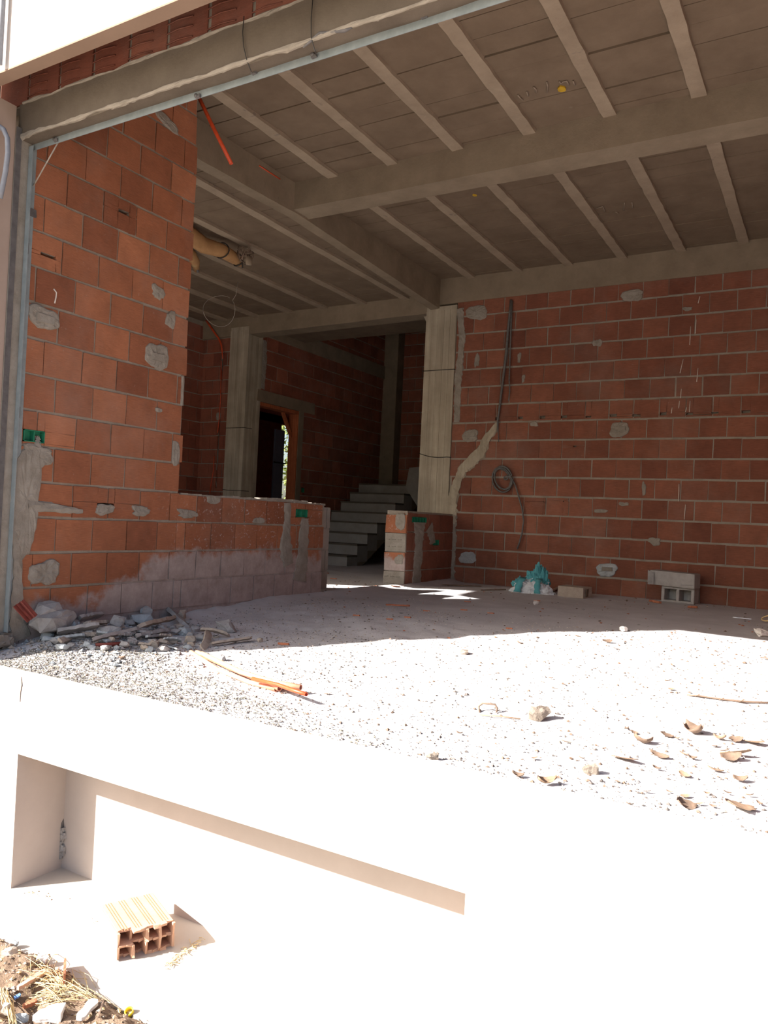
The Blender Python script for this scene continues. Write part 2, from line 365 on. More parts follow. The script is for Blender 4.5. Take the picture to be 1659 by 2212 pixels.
# ---------------------------------------------------- left wall
offL = {0: 0.05, 1: 0.182, 2: 0.065, 3: 0.168, 4: 0.029, 5: 0.166, 6: 0.016, 7: 0.185, 8: 0.012, 9: 0.115, 10: 0.013, 11: 0.143, 12: 0.02, 13: 0.14, 14: 0.03, 15: 0.14, 16: 0.02, 17: 0.14}
rowsL = [(0.032 + 0.1987 * (n - 1) if n else -0.17, 0.032 + 0.1987 * n, 0) for n in range(0)]
rowsL = [(0.032 + 0.1987 * n, 0.032 + 0.1987 * (n + 1), offL[n]) for n in range(0, 18)]
rowsL.insert(0, (-0.166, 0.032, 0.12))
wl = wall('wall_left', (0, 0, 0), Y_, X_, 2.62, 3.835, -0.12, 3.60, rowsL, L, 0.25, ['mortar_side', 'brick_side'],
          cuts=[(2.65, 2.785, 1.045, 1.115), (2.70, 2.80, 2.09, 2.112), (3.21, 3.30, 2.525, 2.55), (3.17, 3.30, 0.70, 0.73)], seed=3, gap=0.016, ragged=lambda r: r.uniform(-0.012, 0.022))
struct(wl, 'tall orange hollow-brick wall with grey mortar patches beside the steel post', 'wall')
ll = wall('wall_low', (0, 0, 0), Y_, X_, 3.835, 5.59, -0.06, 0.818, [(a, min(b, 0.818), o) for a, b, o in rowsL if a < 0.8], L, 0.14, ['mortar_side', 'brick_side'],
          cuts=[(5.17, 5.34, 0.695, 0.765), (3.62, 3.7, 0.6, 0.62)], seed=5, ragged=lambda r: r.uniform(-0.004, 0.004))
struct(ll, 'low orange brick parapet smeared with grey plaster, reaching from the tall wall to the doorway', 'wall')
W0 = ((0, 0, 0), Y_, X_)
for i, (y0, z0, y1, z1) in enumerate([(2.64, 1.80, 2.84, 1.70), (3.487, 1.785, 3.68, 1.63), (3.73, 0.395, 3.74, 0.39)][:2]):
    b = blob(*W0, (y0 + y1) / 2, (z0 + z1) / 2, (y1 - y0) / 2, (z0 - z1) / 2 + 0.01, 'patch', wl, 40 + i, 0.012)
    mbp = MB(); c = Vector((0.016, (y0 + y1) / 2 + 0.0, (z0 + z1) / 2 - 0.008)); mbp.obox(c, X_ * 0.006, Y_ * (y1 - y0) * 0.27 , Z_ * 0.022, j=0.003); mbp.build('brick_chip', 'patch', b)
blob(*W0, 3.565, 2.125, 0.05, 0.045, 'patch', wl, 51, 0.008, rough=0.45)
blob(*W0, 3.685, 1.975, 0.045, 0.05, 'patch', wl, 52, 0.008, rough=0.45)
blob(*W0, 3.57, 3.245, 0.10, 0.035, 'patch', wl, 53, 0.01, ang=-0.3)
blob(*W0, 2.83, 0.315, 0.095, 0.07, 'patch', wl, 54, 0.014, rough=0.35)
blob(*W0, 2.69, 0.73, 0.085, 0.31, 'patch', wl, 55, 0.010, rough=0.28, n=44)
ribbon(*W0, [(2.64, 0.55, 0.03), (2.66, 0.3, 0.03), (2.67, 0.05, 0.05), (2.70, -0.05, 0.06)], 'patch', wl, 3)
blob(*W0, 2.75, 0.97, 0.10, 0.06, 'patch', wl, 56, 0.009, rough=0.4)
ribbon(*W0, [(2.70, 0.69, 0.03), (2.85, 0.69, 0.028), (3.0, 0.675, 0.02), (3.06, 0.672, 0.012)], 'patch', wl, 4)
for i, (y, w) in enumerate(((3.225, 0.08), (3.51, 0.085))): blob(*W0, y, 0.69, w * 0.9, 0.032, 'patch', wl, 60 + i, 0.010, rough=0.4)
blob(*W0, 3.93, 0.685, 0.10, 0.028, 'patch', ll, 63, 0.009, rough=0.45)
ribbon(*W0, [(3.82, 1.62, 0.012), (3.825, 1.42, 0.012)], 'patch', wl, 5, 0.006)
blob(*W0, 3.79, 1.09, 0.035, 0.085, 'patch', wl, 64, 0.008, rough=0.15)
blob(*W0, 3.62, 1.36, 0.03, 0.014, 'patch', wl, 65, 0.006)
ribbon(*W0, [(5.05, 0.81, 0.045), (5.06, 0.62, 0.045), (5.06, 0.45, 0.075), (5.10, 0.3, 0.07)], 'patch', ll, 6, 0.010)
ribbon(*W0, [(5.30, 0.69, 0.055), (5.30, 0.5, 0.075), (5.29, 0.3, 0.085), (5.27, 0.16, 0.09)], 'patch', ll, 7, 0.009)
blob(*W0, 4.70, 0.655, 0.07, 0.025, 'patch', ll, 66, 0.006)
blob(*W0, 4.18, 0.795, 0.075, 0.03, 'patch', ll, 67, 0.008)
mbc = MB()
for k in range(26):
    y = 3.86 + k * 0.067; h = 0.818 + abs(fbm(y, 0, 6, 2.0)) * 0.012 + (0.014 if 4.75 < y < 5.3 else 0)
    mbc.box((-0.138, y, 0.81), (-0.006, y + 0.072, h + 0.004), 0, 0.5, 0.003)
mbc.build('mortar_cap', 'patch', ll)
# small white scratch and shallow hook mark
mbs = MB(); mbs.tube([on_x(u, v, 0.003) for u, v in ((116, 624), (122, 632), (121, 642), (118, 655))], 0.004, 5); mbs.build('plaster_streak', 'chalk', wl)
# second leaf behind the parapet
st = wall('wall_stub', (-0.26, 0, 0), Y_, X_, 4.2, 6.06, -0.02, 0.80, [(0.0 + 0.2 * k, 0.2 * k + 0.2, 0.1 * (k % 2)) for k in range(4)], L, 0.14, ['step', 'step'], seed=8)
struct(st, 'short brick wall end standing just behind the low parapet', 'wall')
# ---------------------------------------------------- pier beside the doorway
pr = wall('wall_pier', (0, 0, 0), Y_, X_, 7.125, 8.26, -0.06, 0.815, [(-0.02 + 0.205 * k, 0.185 + 0.205 * k, (0.06, 0.17)[k % 2]) for k in range(4)], L, 0.25, ['mortar', 'brick'],
          cuts=[(7.22, 7.56, 0.695, 0.757), (7.735, 7.89, 0.45, 0.513)], seed=9)
struct(pr, 'waist-high brick wall stub with green boxes between doorway and concrete column', 'wall')
mbe = MB()
for k in range(4):
    za, zb = -0.02 + 0.2 * k, 0.17 + 0.2 * k
    mbe.box((-0.252, 7.108, za), (-0.004, 7.13, min(zb, 0.812)), 0 if k % 2 else 1, (0.9, 0.5, 0.95, 0.5)[k], 0.004)
recalc(mbe.build('brick_end', ['brick_side', 'patch'], pr, True))
mbe = MB(); 
for zc, zd in ((0.01, 0.17), (0.4, 0.58)):
    for a in range(3):
        for b in range(2):
            x = -0.215 + a * 0.072; z = zc + 0.03 + b * 0.075
            mbe.tube([Vector((x - 0.022, 7.106, z)), Vector((x + 0.022, 7.106, z + 0.003))], 0.003, 5)
mbe.build('mortar_ridge', 'patch', pr)
blob((0, 7.107, 0), X_, -Y_, -0.075, 0.70, 0.06, 0.09, 'patch', pr, 70, 0.008, rough=0.2)
blob((0, 7.107, 0), X_, -Y_, -0.07, 0.30, 0.055, 0.05, 'patch', pr, 71, 0.006, rough=0.35)
ribbon(*W0, [(7.40, 0.70, 0.14), (7.40, 0.45, 0.10), (7.38, 0.0, 0.10)], 'patch', pr, 9, 0.008)
ribbon(*W0, [(7.62, 0.66, 0.10), (7.75, 0.5, 0.05), (7.66, 0.52, 0.05)], 'patch', pr, 10, 0.006)
# ---------------------------------------------------- back wall
offB = [0.163, 0.041, 0.132, 0.247, 0.084, 0.201, 0.057, 0.232, 0.095, 0.214, 0.109, 0.247, 0.066, 0.014, 0.14, 0.256]
rowsB = [(HB * n, HB * (n + 1), offB[n]) for n in range(16)]
rowsB.insert(0, (-0.2, 0.0, 0.1))
cutsB = []
for k in range(11):
    x = 0.46 + 0.2565 * k + (0.02 if k % 3 else 0); w = R0.uniform(0.05, 0.085); cutsB.append((x, x + w, 1.915 + R0.uniform(0, 0.006), 1.915 + R0.uniform(0.022, 0.036)))
cutsB += [(1.385, 1.42, 1.60, 1.615), (1.30, 1.312, 1.00, 1.012), (1.08, 1.09, 0.985, 0.995)]
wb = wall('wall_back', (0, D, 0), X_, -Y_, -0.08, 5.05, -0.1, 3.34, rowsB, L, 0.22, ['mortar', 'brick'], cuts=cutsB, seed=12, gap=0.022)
struct(wb, 'long red hollow-brick wall closing the rear of the hall', 'wall')
WB = ((0, D, 0), X_, -Y_)
for i, (x0, z0, x1, z1) in enumerate([(0.062, 1.813, 0.258, 1.664), (1.772, 1.861, 1.972, 1.70), (1.836, 3.263, 2.052, 3.13), (0.034, 3.27, 0.303, 3.10), (0.093, 0.385, 0.306, 0.245), (1.697, 0.364, 1.912, 0.223), (1.642, 0.935, 1.786, 0.893)]):
    b = blob(*WB, (x0 + x1) / 2, (z0 + z1) / 2, (x1 - x0) / 2, (z0 - z1) / 2, 'stone_blue' if i in (4, 5) else 'patch', wb, 80 + i, 0.012, rough=0.2)
    if i in (0, 1, 2, 5):
        mbp = MB(); mbp.obox(Vector(((x0 + x1) / 2 + 0.01, D - 0.017, (z0 + z1) / 2 + 0.01)), X_ * 0.055, Y_ * 0.006, Z_ * 0.02, j=0.003); mbp.build('brick_chip', 'patch', b)
ribbon(*WB, [(0.49, 1.885, 0.02), (0.455, 1.81, 0.045), (0.36, 1.68, 0.05), (0.29, 1.53, 0.075), (0.20, 1.45, 0.07), (0.10, 1.36, 0.07), (0.04, 1.24, 0.05), (0.0, 1.12, 0.06), (-0.03, 0.95, 0.075), (-0.03, 0.7, 0.06)], 'column', wb, 20, 0.022)
ribbon(*WB, [(-0.03, 0.8, 0.07), (-0.02, 0.5, 0.06), (-0.03, 0.2, 0.07), (-0.02, 0.0, 0.08)], 'patch', wb, 21, 0.014)
ribbon(*WB, [(-0.05, 3.25, 0.05), (0.0, 2.9, 0.04), (-0.03, 2.4, 0.05), (-0.02, 1.9, 0.04)], 'patch', wb, 22, 0.012)
for i, (x, z, a, b_) in enumerate([(0.78, 2.38, 0.02, 0.045), (0.93, 1.86, 0.05, 0.025), (1.6, 2.72, 0.05, 0.04), (2.28, 0.62, 0.06, 0.04), (1.95, 0.995, 0.05, 0.022), (2.15, 1.16, 0.02, 0.07), (0.2, 2.62, 0.03, 0.08), (0.72, 2.62, 0.02, 0.06), (2.5, 3.0, 0.05, 0.02)]): blob(*WB, x, z, a, b_, 'patch', wb, 95 + i, 0.006, rough=0.4)
mbs = MB()
for pts in ([(1512, 640), (1508, 655)], [(1504, 690), (1502, 720)], [(1492, 705), (1490, 745)], [(1476, 776), (1469, 806)], [(1508, 795), (1505, 825)], [(1472, 840), (1470, 860)], [(1468, 866), (1466, 882)], [(1452, 880), (1450, 893)], [(1483, 880), (1481, 890)], [(1491, 866), (1489, 890)], [(1467, 1045), (1466, 1083)], [(1481, 1090), (1478, 1122)]):
    mbs.tube([on_y(u, v, D - 0.004) for u, v in pts], 0.004, 5)
mbs.build('chalk_drip', 'chalk', wb)

# ---------------------------------------------------- concrete columns and beams
def column(name, x0, x1, y0, y1, z1, label, ties, seed):
    mb = MB(); rng = random.Random(seed); n = 22
    # board-marked faces: thin vertical strips with tiny steps
    def strips(P0, P1, nrm, k):
        w = (P1 - P0) / k
        for i in range(k):
            d = nrm * rng.uniform(0.0, 0.004)
            a, b = P0 + w * i + d, P0 + w * (i + 1) + d
            mb.add([a, b, b + Z_ * z1, a + Z_ * z1], [(0, 1, 2, 3)])
            if i: 
                c = P0 + w * i; mb.add([c - nrm * 0.002, c + nrm * 0.005, c + nrm * 0.005 + Z_ * z1, c - nrm * 0.002 + Z_ * z1][:4], [(0, 1, 2, 3)])
    z0 = Vector((0, 0, -0.05))
    strips(Vector((x0, y0, -0.05)), Vector((x1, y0, -0.05)), -Y_, 5)
    strips(Vector((x1, y0, -0.05)), Vector((x1, y1, -0.05)), X_, 4)
    mb.box((x0 + 0.003, y0 + 0.003, -0.05), (x1 - 0.003, y1, z1))
    o = mb.build(name, 'column'); struct(o, label, 'column')
    for z, sag in ties:
        w = MB(); pts = []
        for i in range(9):
            t = i / 8; pts.append((x0 - 0.006 + (x1 - x0 + 0.012) * t, y0 - 0.008, z - sag * math.sin(math.pi * min(1, t * 1.1)) * 0.5 - sag * t))
        pts = [(x0 - 0.008, y0 + 0.2, z)] + pts + [(x1 + 0.008, y0 + 0.15, z - sag)]
        w.tube(pts, 0.0045, 6); w.build('tie_wire', 'wire', o)
    return o
ca = column('column', -0.487, -0.082, D - 0.012, D + 0.45, 3.30, 'bare concrete column with two tie wires at the end of the red brick wall', [(2.53, 0.0), (1.53, 0.045)], 1)
cb = column('column', -3.60, -3.268, D - 0.01, D + 0.30, 3.32, 'bare concrete column beside the doorway with the wooden frame', [(1.90, 0.0), (1.03, 0.01)], 2)
mbk = MB(); mbk.add([Vector((-0.485, D + 0.1, 3.05)), Vector((-0.485, D + 0.1, 3.3)), Vector((-0.62, D + 0.1, 3.3)), Vector((-0.485, D + 0.4, 3.05)), Vector((-0.485, D + 0.4, 3.3)), Vector((-0.62, D + 0.4, 3.3))], [(0, 1, 2), (3, 5, 4), (0, 2, 5, 3), (0, 3, 4, 1), (1, 4, 5, 2)]); mbk.build('corbel', 'column', ca)

def beam(name, pts_lo, mat, label):
    """pts_lo: stations (p_front_low, p_front_high, p_back_low, p_back_high)"""
    mb = MB(); st_ = []
    for (a, b) in zip(pts_lo, pts_lo[1:]):
        m = 14
        for k in range(m): st_.append([a[i].lerp(b[i], k / m) for i in range(4)])
    st_.append(pts_lo[-1]); vs = []
    for q in st_:
        for p in q:
            n_ = noise.noise_vector(p * 3.3) * 0.004 + noise.noise_vector(p * 14) * 0.0025
            vs.append(p + n_)
    m = len(st_)
    for i in range(m - 1):
        a, b = i * 4, i * 4 + 4
        mb_f = [(a, b, b + 1, a + 1), (a, a + 2, b + 2, b), (a + 2, a + 3, b + 3, b + 2), (a + 1, b + 1, b + 3, a + 3)]
        if i == 0: mb_f.append((a, a + 1, a + 3, a + 2))
        if i == m - 2: mb_f.append((b, b + 2, b + 3, b + 1))
        mb.add([], [])
        mb.f += mb_f; mb.mi += [0] * len(mb_f); mb.tone += [0.5] * len(mb_f); mb.sm += [False] * len(mb_f)
    mb.v = [tuple(x) for x in vs]
    o = recalc(mb.build(name, mat)); return struct(o, label, 'beam')
V = Vector
# lengthwise beam between the two rooms
beam('beam', [[V((-0.317, y, z)), V((-0.317, y, 3.66)), V((-0.43, y, z - 0.004)), V((-0.43, y, 3.66))] for y, z in ((2.7, 3.30), (4.2, 3.33), (5.45, 3.37), (8.30, 3.275))], 'concrete', 'concrete beam running inward above the low parapet to the column')
beam('beam', [[V((x, 5.35, z)), V((x, 5.35, 3.66)), V((x, 5.575, z - 0.002)), V((x, 5.575, 3.66))] for x, z in ((-0.32, 3.385), (5.05, 3.365))], 'concrete', 'concrete cross beam in the middle of the ceiling')
beam('beam', [[V((x, D - 0.012, 3.325)), V((x, D - 0.012, 3.64)), V((x, D + 0.22, 3.325)), V((x, D + 0.22, 3.64))] for x in (-0.35, 5.05)], 'concrete', 'concrete beam lying along the top of the red brick wall')
beam('beam', [[V((x, D, z)), V((x, D, 3.52)), V((x, D + 0.24, z)), V((x, D + 0.24, 3.52))] for x, z in ((-4.2, 3.20), (-0.40, 3.235))], 'concrete', 'concrete beam spanning the dark stair opening between the two columns')
# ---------------------------------------------------- ceilings
def ceiling(name, x0, x1, ya, yb, z, joists, jw, label, seed, seam=0.2, drop=0.028):
    rng = random.Random(seed); mb = MB(); edges = [x0] + [j for j in joists if x0 < j < x1] + [x1]
    for a, b in zip(edges, edges[1:]):
        y = ya - rng.uniform(0, seam)
        while y < yb:
            l = seam * rng.uniform(0.92, 1.12); d = rng.uniform(-0.004, 0.004); g = rng.choice((0.004, 0.006, 0.012))
            p = []
            for x in (a, b):
                for yy in (max(y, ya), min(y + l - g, yb)):
                    for zz in (z + d + rng.uniform(-0.003, 0.003), z + 0.12): p.append(V((x, yy, zz)))
            if min(y + l - g, yb) > max(y, ya): mb.hexa(p)
            y += l
    mb.box((x0, ya, z + 0.03), (x1, yb, z + 0.2))
    o = recalc(mb.build(name, 'panel')); struct(o, label, 'ceiling')
    for jx in joists:
        m2 = MB(); n = 26; vs = []
        for i in range(n + 1):
            y = ya + (yb - ya) * i / n
            for s_, zz in ((-1, z + 0.03), (-0.96, z - drop), (0.96, z - drop), (1, z + 0.03)):
                vs.append((jx + s_ * jw / 2 + rng.uniform(-0.004, 0.004), y, zz + rng.uniform(-0.003, 0.003)))
        fs = [(i * 4 + k, i * 4 + 4 + k, i * 4 + 5 + k, i * 4 + 1 + k) for i in range(n) for k in range(3)]
        fs += [(0, 1, 2, 3), (n * 4, n * 4 + 3, n * 4 + 2, n * 4 + 1)]
        m2.add(vs, fs); recalc(m2.build('joist', 'joist', o))
    return o
JR = [0.085 + 0.583 * k for k in range(9)]
c1 = ceiling('ceiling', -0.32, 5.05, 2.72, 5.36, 3.622, JR, 0.098, 'ceiling bay of clay slabs and joists between the front lintel and the cross beam', 21)
c2 = ceiling('ceiling', -0.32, 5.05, 5.57, 8.27, 3.622, JR, 0.098, 'ceiling bay of clay slabs and joists between the cross beam and the red brick wall', 22)
c3 = ceiling('ceiling', -4.2, -0.42, 3.35, 8.27, 3.462, [-0.79, -1.405, -2.0, -2.57, -3.16, -3.745], 0.10, 'lower ceiling of clay slabs and joists over the side room', 23)
for parent, spots in ((c1, [((1213, 192), 0.028, 0.016)]), (c2, [((1025, 421), 0.02, 0.012)])):
    for (u, v), a, b in spots:
        p = on_z(u, v, 3.618); m2 = MB(); n = 12; rng = random.Random(5)
        vs = [(p.x + a * math.cos(k * 6.283 / n) * rng.uniform(0.7, 1.1), p.y + b * 2.2 * math.sin(k * 6.283 / n) * rng.uniform(0.7, 1.1), p.z - 0.004) for k in range(n)]
        m2.add(vs + [(x, y, z + 0.01) for x, y, z in vs], [tuple(range(n)), *[(k, (k + 1) % n, n + (k + 1) % n, n + k) for k in range(n)]]); recalc(m2.build('paint_mark', 'paint', parent))
M['faint_chalk'] = mat_plain('faint_chalk', (0.27, 0.215, 0.165), 0.95, 0, 0.2)
for parent, strokes in ((c1, [[(1118, 205), (1124, 212), (1130, 216)], [(1152, 188), (1158, 193), (1159, 201)], [(1181, 177), (1183, 186), (1182, 200)], [(1208, 176), (1212, 181), (1216, 177), (1224, 175), (1229, 184)], [(1238, 175), (1242, 184)], [(1138, 198), (1141, 208)]]), (c2, [[(1303, 448), (1308, 459)], [(1289, 450), (1303, 446)], [(1349, 438), (1347, 455)], [(1365, 437), (1367, 449)], [(1330, 458), (1337, 461)]])):
    m2 = MB()
    for st_ in strokes: m2.tube([on_z(u, v, 3.6165) for u, v in st_], 0.0045, 5)
    m2.build('chalk_mark', 'faint_chalk', parent)
# roof slab over all
mb = MB(); mb.box((-0.45, 2.45, 3.80), (5.3, 9.5, 3.95)); mb.box((-4.4, 3.35, 3.66), (-0.45, 9.5, 3.95)); struct(mb.build('roof', 'concrete'), 'flat concrete roof slab above the ceilings', 'roof')
# ---------------------------------------------------- side room and stair hall
lw = wall('wall_side', (-4.15, 0, 0), Y_, X_, 3.3, 8.5, -0.1, 3.5, [(0.2 * k, 0.2 * k + 0.2, 0.13 * (k % 2)) for k in range(-1, 17)], L, 0.2, ['mortar', 'brick_dark'], seed=30)
struct(lw, 'brick side wall of the inner room seen past the tall wall', 'wall')
rb = wall('wall_rear', (0, 8.30, 0), X_, -Y_, -4.15, -3.58, -0.1, 3.3, [(0.2 * k, 0.2 * k + 0.2, 0.11 * (k % 2) - 4.2) for k in range(-1, 17)], L, 0.2, ['mortar', 'brick_dark'], seed=31,
          cuts=[(-3.80, -3.765, 1.05, 3.0)])
struct(rb, 'narrow brick wall behind the red conduit, next to the column', 'wall')
blob((0, 8.30, 0), X_, -Y_, -3.80, 2.08, 0.04, 0.06, 'patch', rb, 120, 0.012)
# front wall of side room, unseen, its opening shaped to bring sun patch and light inside
hole = [(-3.6, 0.7), (-1.2, 0.7), (-1.2, 1.9), (-1.55, 2.22), (-1.58, 2.62), (-2.05, 2.75), (-2.80, 3.31), (-3.27, 2.51), (-3.6, 2.1)]
mb = MB(); ox0, ox1, oz0, oz1 = -4.3, -0.26, -0.15, 3.66
outer = [(ox0, oz0), (ox1, oz0), (ox1, 1.9), (ox1, 2.2), (ox1, 2.7), (ox1, oz1), (-2.6, oz1), (ox0, oz1), (ox0, 2.1)]
NH = len(hole)
for y in (3.30, 3.42):
    vs = [(x, y, z) for x, z in outer] + [(x, y, z) for x, z in hole]
    mb.add(vs, [(k, (k + 1) % NH, NH + (k + 1) % NH, NH + k) for k in range(NH)])
for ring in (hole, outer):
    mb.add([(x, y, z) for y in (3.30, 3.42) for x, z in ring], [(k, (k + 1) % NH, NH + (k + 1) % NH, NH + k) for k in range(NH)])
struct(recalc(mb.build('wall_front_unseen', 'mortar')), 'unseen front wall of the inner side room, its opening shaped to let light in', 'wall')
# hall wall with doorway
HX = -3.28
JY1 = on_x(640, 985, HX).y; JY0 = JY1 - 0.022; DY0 = on_x(557, 900, HX).y; DZ = on_x(600, 877, HX).z
hw = wall('wall_hall', (HX, 0, 0), Y_, X_, D + 0.05, 12.3, -0.1, 3.40, [(0.205 * k, 0.205 * k + 0.205, (0.08, 0.2)[k % 2]) for k in range(-1, 17)], L, 0.15, ['mortar', 'brick_dark'], holes=[(DY0, JY1, -0.1, DZ)], cuts=[(9.66, 9.74, 1.07, 1.15)], seed=33)
struct(hw, 'dark brick wall of the stair hall with the doorway', 'wall')
mb = MB(); mb.box((HX - 0.03, DY0 - 0.05, DZ), (HX + 0.018, JY1 + 0.40, DZ + 0.17), j=0.004); mb.box((HX - 0.03, JY1, -0.05), (HX + 0.015, JY1 + 0.12, DZ), j=0.004); recalc(mb.build('door_lintel', 'concrete', hw))
ribbon((HX, 0, 0), Y_, X_, [(8.60, 3.2, 0.05), (8.62, 2.9, 0.06), (8.60, 2.5, 0.05)], 'patch', hw, 33)
hu = wall('wall_upper', (HX, 0, 0), Y_, X_, 8.5, 12.3, 3.30, 6.0, [(3.36 + 0.205 * k, 3.565 + 0.205 * k, (0.08, 0.2)[k % 2]) for k in range(13)], L, 0.2, ['mortar', 'brick_dark'], seed=34); struct(hu, 'dark upper brick wall in the stairwell', 'wall')
mb = MB(); mb.box((HX - 0.01, 8.5, 3.26), (HX + 0.03, 12.2, 3.48), j=0.004); struct(mb.build('beam', 'concrete'), 'dim concrete tie band along the stair hall wall', 'beam')
mb = MB(); mb.box((HX - 0.02, 11.98, 1.34), (-3.0, 12.3, 5.9), j=0.004); struct(mb.build('pillar', 'concrete'), 'dim concrete pillar in the corner of the stairwell', 'pillar')
hf = wall('wall_far', (0, 12.2, 0), X_, -Y_, -3.28, -0.2, -0.1, 6.0, [(0.205 * k, 0.205 * k + 0.205, (0.08, 0.2)[k % 2] - 3.2) for k in range(-1, 29)], L, 0.2, ['mortar', 'brick_dark'], seed=35); struct(hf, 'dark brick wall at the far end of the stairwell', 'wall')
mb = MB(); mb.box((-0.25, D + 0.45, -0.1), (-0.1, 12.4, 6.0)); struct(mb.build('wall_stair', 'concrete'), 'blank wall enclosing the stairwell behind the column', 'wall')
mb = MB(); mb.box((-3.5, 9.5, 5.9), (-0.1, 12.4, 6.05)); mb.box((-3.28, D + 0.22, 3.37), (-0.3, 9.52, 3.66)); struct(mb.build('slab', 'panel'), 'slab over the stair hall ending in a straight edge', 'slab')
mb = MB(); mb.box((-3.5, 9.45, 3.6), (-0.1, 9.55, 6.0)); struct(mb.build('wall_over', 'concrete'), 'wall closing the stairwell above the slab edge', 'wall')
# staircase
stx0, stx1 = -3.268, -2.22
root = empty('staircase', (-2.7, 9.4, 0), 'dusty concrete staircase climbing away in the dark hall', 'staircase')
for k in range(8):
    mb = MB(); z = 0.165 * (k + 1); y = 9.42 + 0.27 * k
    mb.box((stx0, y, z - 0.165 - (0.1 if k else 0.06)), (stx1, y + 0.29, z - 0.002), j=0.003); o = recalc(child(mb, 'step', 'step', root)); mb = MB(); mb.box((stx0, y - 0.016, z - 0.024), (stx1 + 0.006, y + 0.27, z + 0.002), j=0.002); recalc(child(mb, 'tread', 'shade_concrete', o))  # dark tread strips paint the shadow line of each step
mb = MB(); pr_ = [(9.55, 0.0), (11.62, 1.23), (11.62, 1.02), (9.85, 0.0)]
vs = [(x, y, z) for x in (stx0, stx1 - 0.005) for y, z in pr_]; mb.add(vs, [(0, 1, 2, 3), (4, 7, 6, 5), (0, 4, 5, 1), (1, 5, 6, 2), (2, 6, 7, 3), (3, 7, 4, 0)]); recalc(child(mb, 'waist_slab', 'concrete', root))
mb = MB(); mb.box((stx0, 11.55, 1.16), (-0.3, 12.19, 1.32)); child(mb, 'landing', 'concrete', root)
mb = MB(); q = [on_y(u, v, 11.2) for u, v in ((876, 1052), (908, 1105), (912, 1008), (884, 1010))]
vs = [V((p.x, 11.2, p.z)) for p in q] + [V((p.x, 11.35, p.z)) for p in q]; mb.add(vs, [(0, 1, 2, 3), (4, 7, 6, 5), (0, 4, 5, 1), (1, 5, 6, 2), (2, 6, 7, 3), (3, 7, 4, 0)]); recalc(child(mb, 'upper_flight', 'step', root))
# room beyond the doorway
mb = MB(); mb.box((-7.0, 8.52, -0.1), (-3.62, 8.60, 3.0)); mb.box((-7.0, 17.0, -0.1), (-3.5, 17.2, 3.0)); mb.box((-3.5, 12.3, -0.1), (-3.48, 17.2, 3.1)); mb.box((-7.0, 8.52, 2.9), (-3.5, 17.2, 3.1)); mb.box((-7.0, 8.52, -0.2), (-3.5, 17.2, -0.02))
# far wall with narrow opening
hx = -6.8
pa, pb = on_x(612, 925, hx), on_x(628, 925, hx)
mb.box((hx - 0.15, 8.52, -0.1), (hx, pa.y - 0.06, 3.0)); mb.box((hx - 0.15, pb.y + 0.5, -0.1), (hx, 17.2, 3.0)); mb.box((hx - 0.15, 8.52, on_x(620, 918, hx).z), (hx, 17.2, 3.0))
struct(mb.build('wall_beyond', 'brick_dark'), 'dark room behind the doorway with a narrow sunny opening', 'wall')
# wooden door frame
root = empty('door_frame', (HX, 8.9, 0), 'orange wooden frame with a corner brace in the dark doorway', 'door frame')
mb = MB(); mb.box((HX - 0.15, JY0, -0.02), (HX + 0.012, JY1 - 0.001, DZ - 0.005), j=0.0); child(mb, 'jamb', 'wood', root)
mb = MB(); mb.box((HX - 0.14, DY0, DZ - 0.055), (HX + 0.012, JY0, DZ - 0.005), j=0.002); child(mb, 'head_rail', 'wood', root)
mb = MB(); a, b = V((HX - 0.10, JY0 - 0.24, DZ - 0.05)), V((HX - 0.10, JY0, DZ - 0.40)); d = (b - a); mb.obox((a + b) / 2, X_ * 0.02, d * 0.5, d.normalized().cross(X_) * 0.022); child(mb, 'brace', 'wood', root)
root = empty('door_leaf', (-5.3, 0, 0), 'grey-blue door leaf standing open beyond the wooden frame', 'door leaf')
qa, qb = on_x(596, 930, -5.3), on_x(616.5, 925, -5.3)
mb = MB(); mb.box((-5.34, qa.y, 0.0), (-5.30, qb.y - 0.01, qa.z + 0.03)); child(mb, 'panel', 'panelblue', root)
mb = MB(); zz = on_x(605, 1000, -5.3).z; mb.box((-5.30, qa.y - 0.02, zz - 0.012), (-5.285, qb.y + 0.05, zz + 0.012)); child(mb, 'bar', 'wire', root)
# shrub in the sun outside that opening
mb = MB(); rng = random.Random(77)
for k in range(2600):
    c = V((rng.uniform(-10.5, -9.0), pa.y + (pa.y) * 0.36 + rng.uniform(-1.6, 1.6), rng.uniform(-0.2, 3.6)))
    a = V((rng.uniform(-1, 1), rng.uniform(-1, 1), rng.uniform(-1, 1))).normalized(); b = a.orthogonal().normalized(); s_ = rng.uniform(0.03, 0.07)
    mb.add([c - a * s_ * 1.6, c + b * s_ * 0.6, c + a * s_ * 1.6, c - b * s_ * 0.6], [(0, 1, 2, 3)])
tag(mb.build('shrub', 'foliage'), 'sunlit green shrub glimpsed through the slit beyond the doorway', 'shrub')
# right end of the hall (outside the frame, closes the room)
mb = MB(); mb.box((5.0, 2.55, -0.1), (5.25, 8.5, 3.8)); struct(mb.build('wall_right', 'brick_dark'), 'brick end wall of the hall', 'wall')

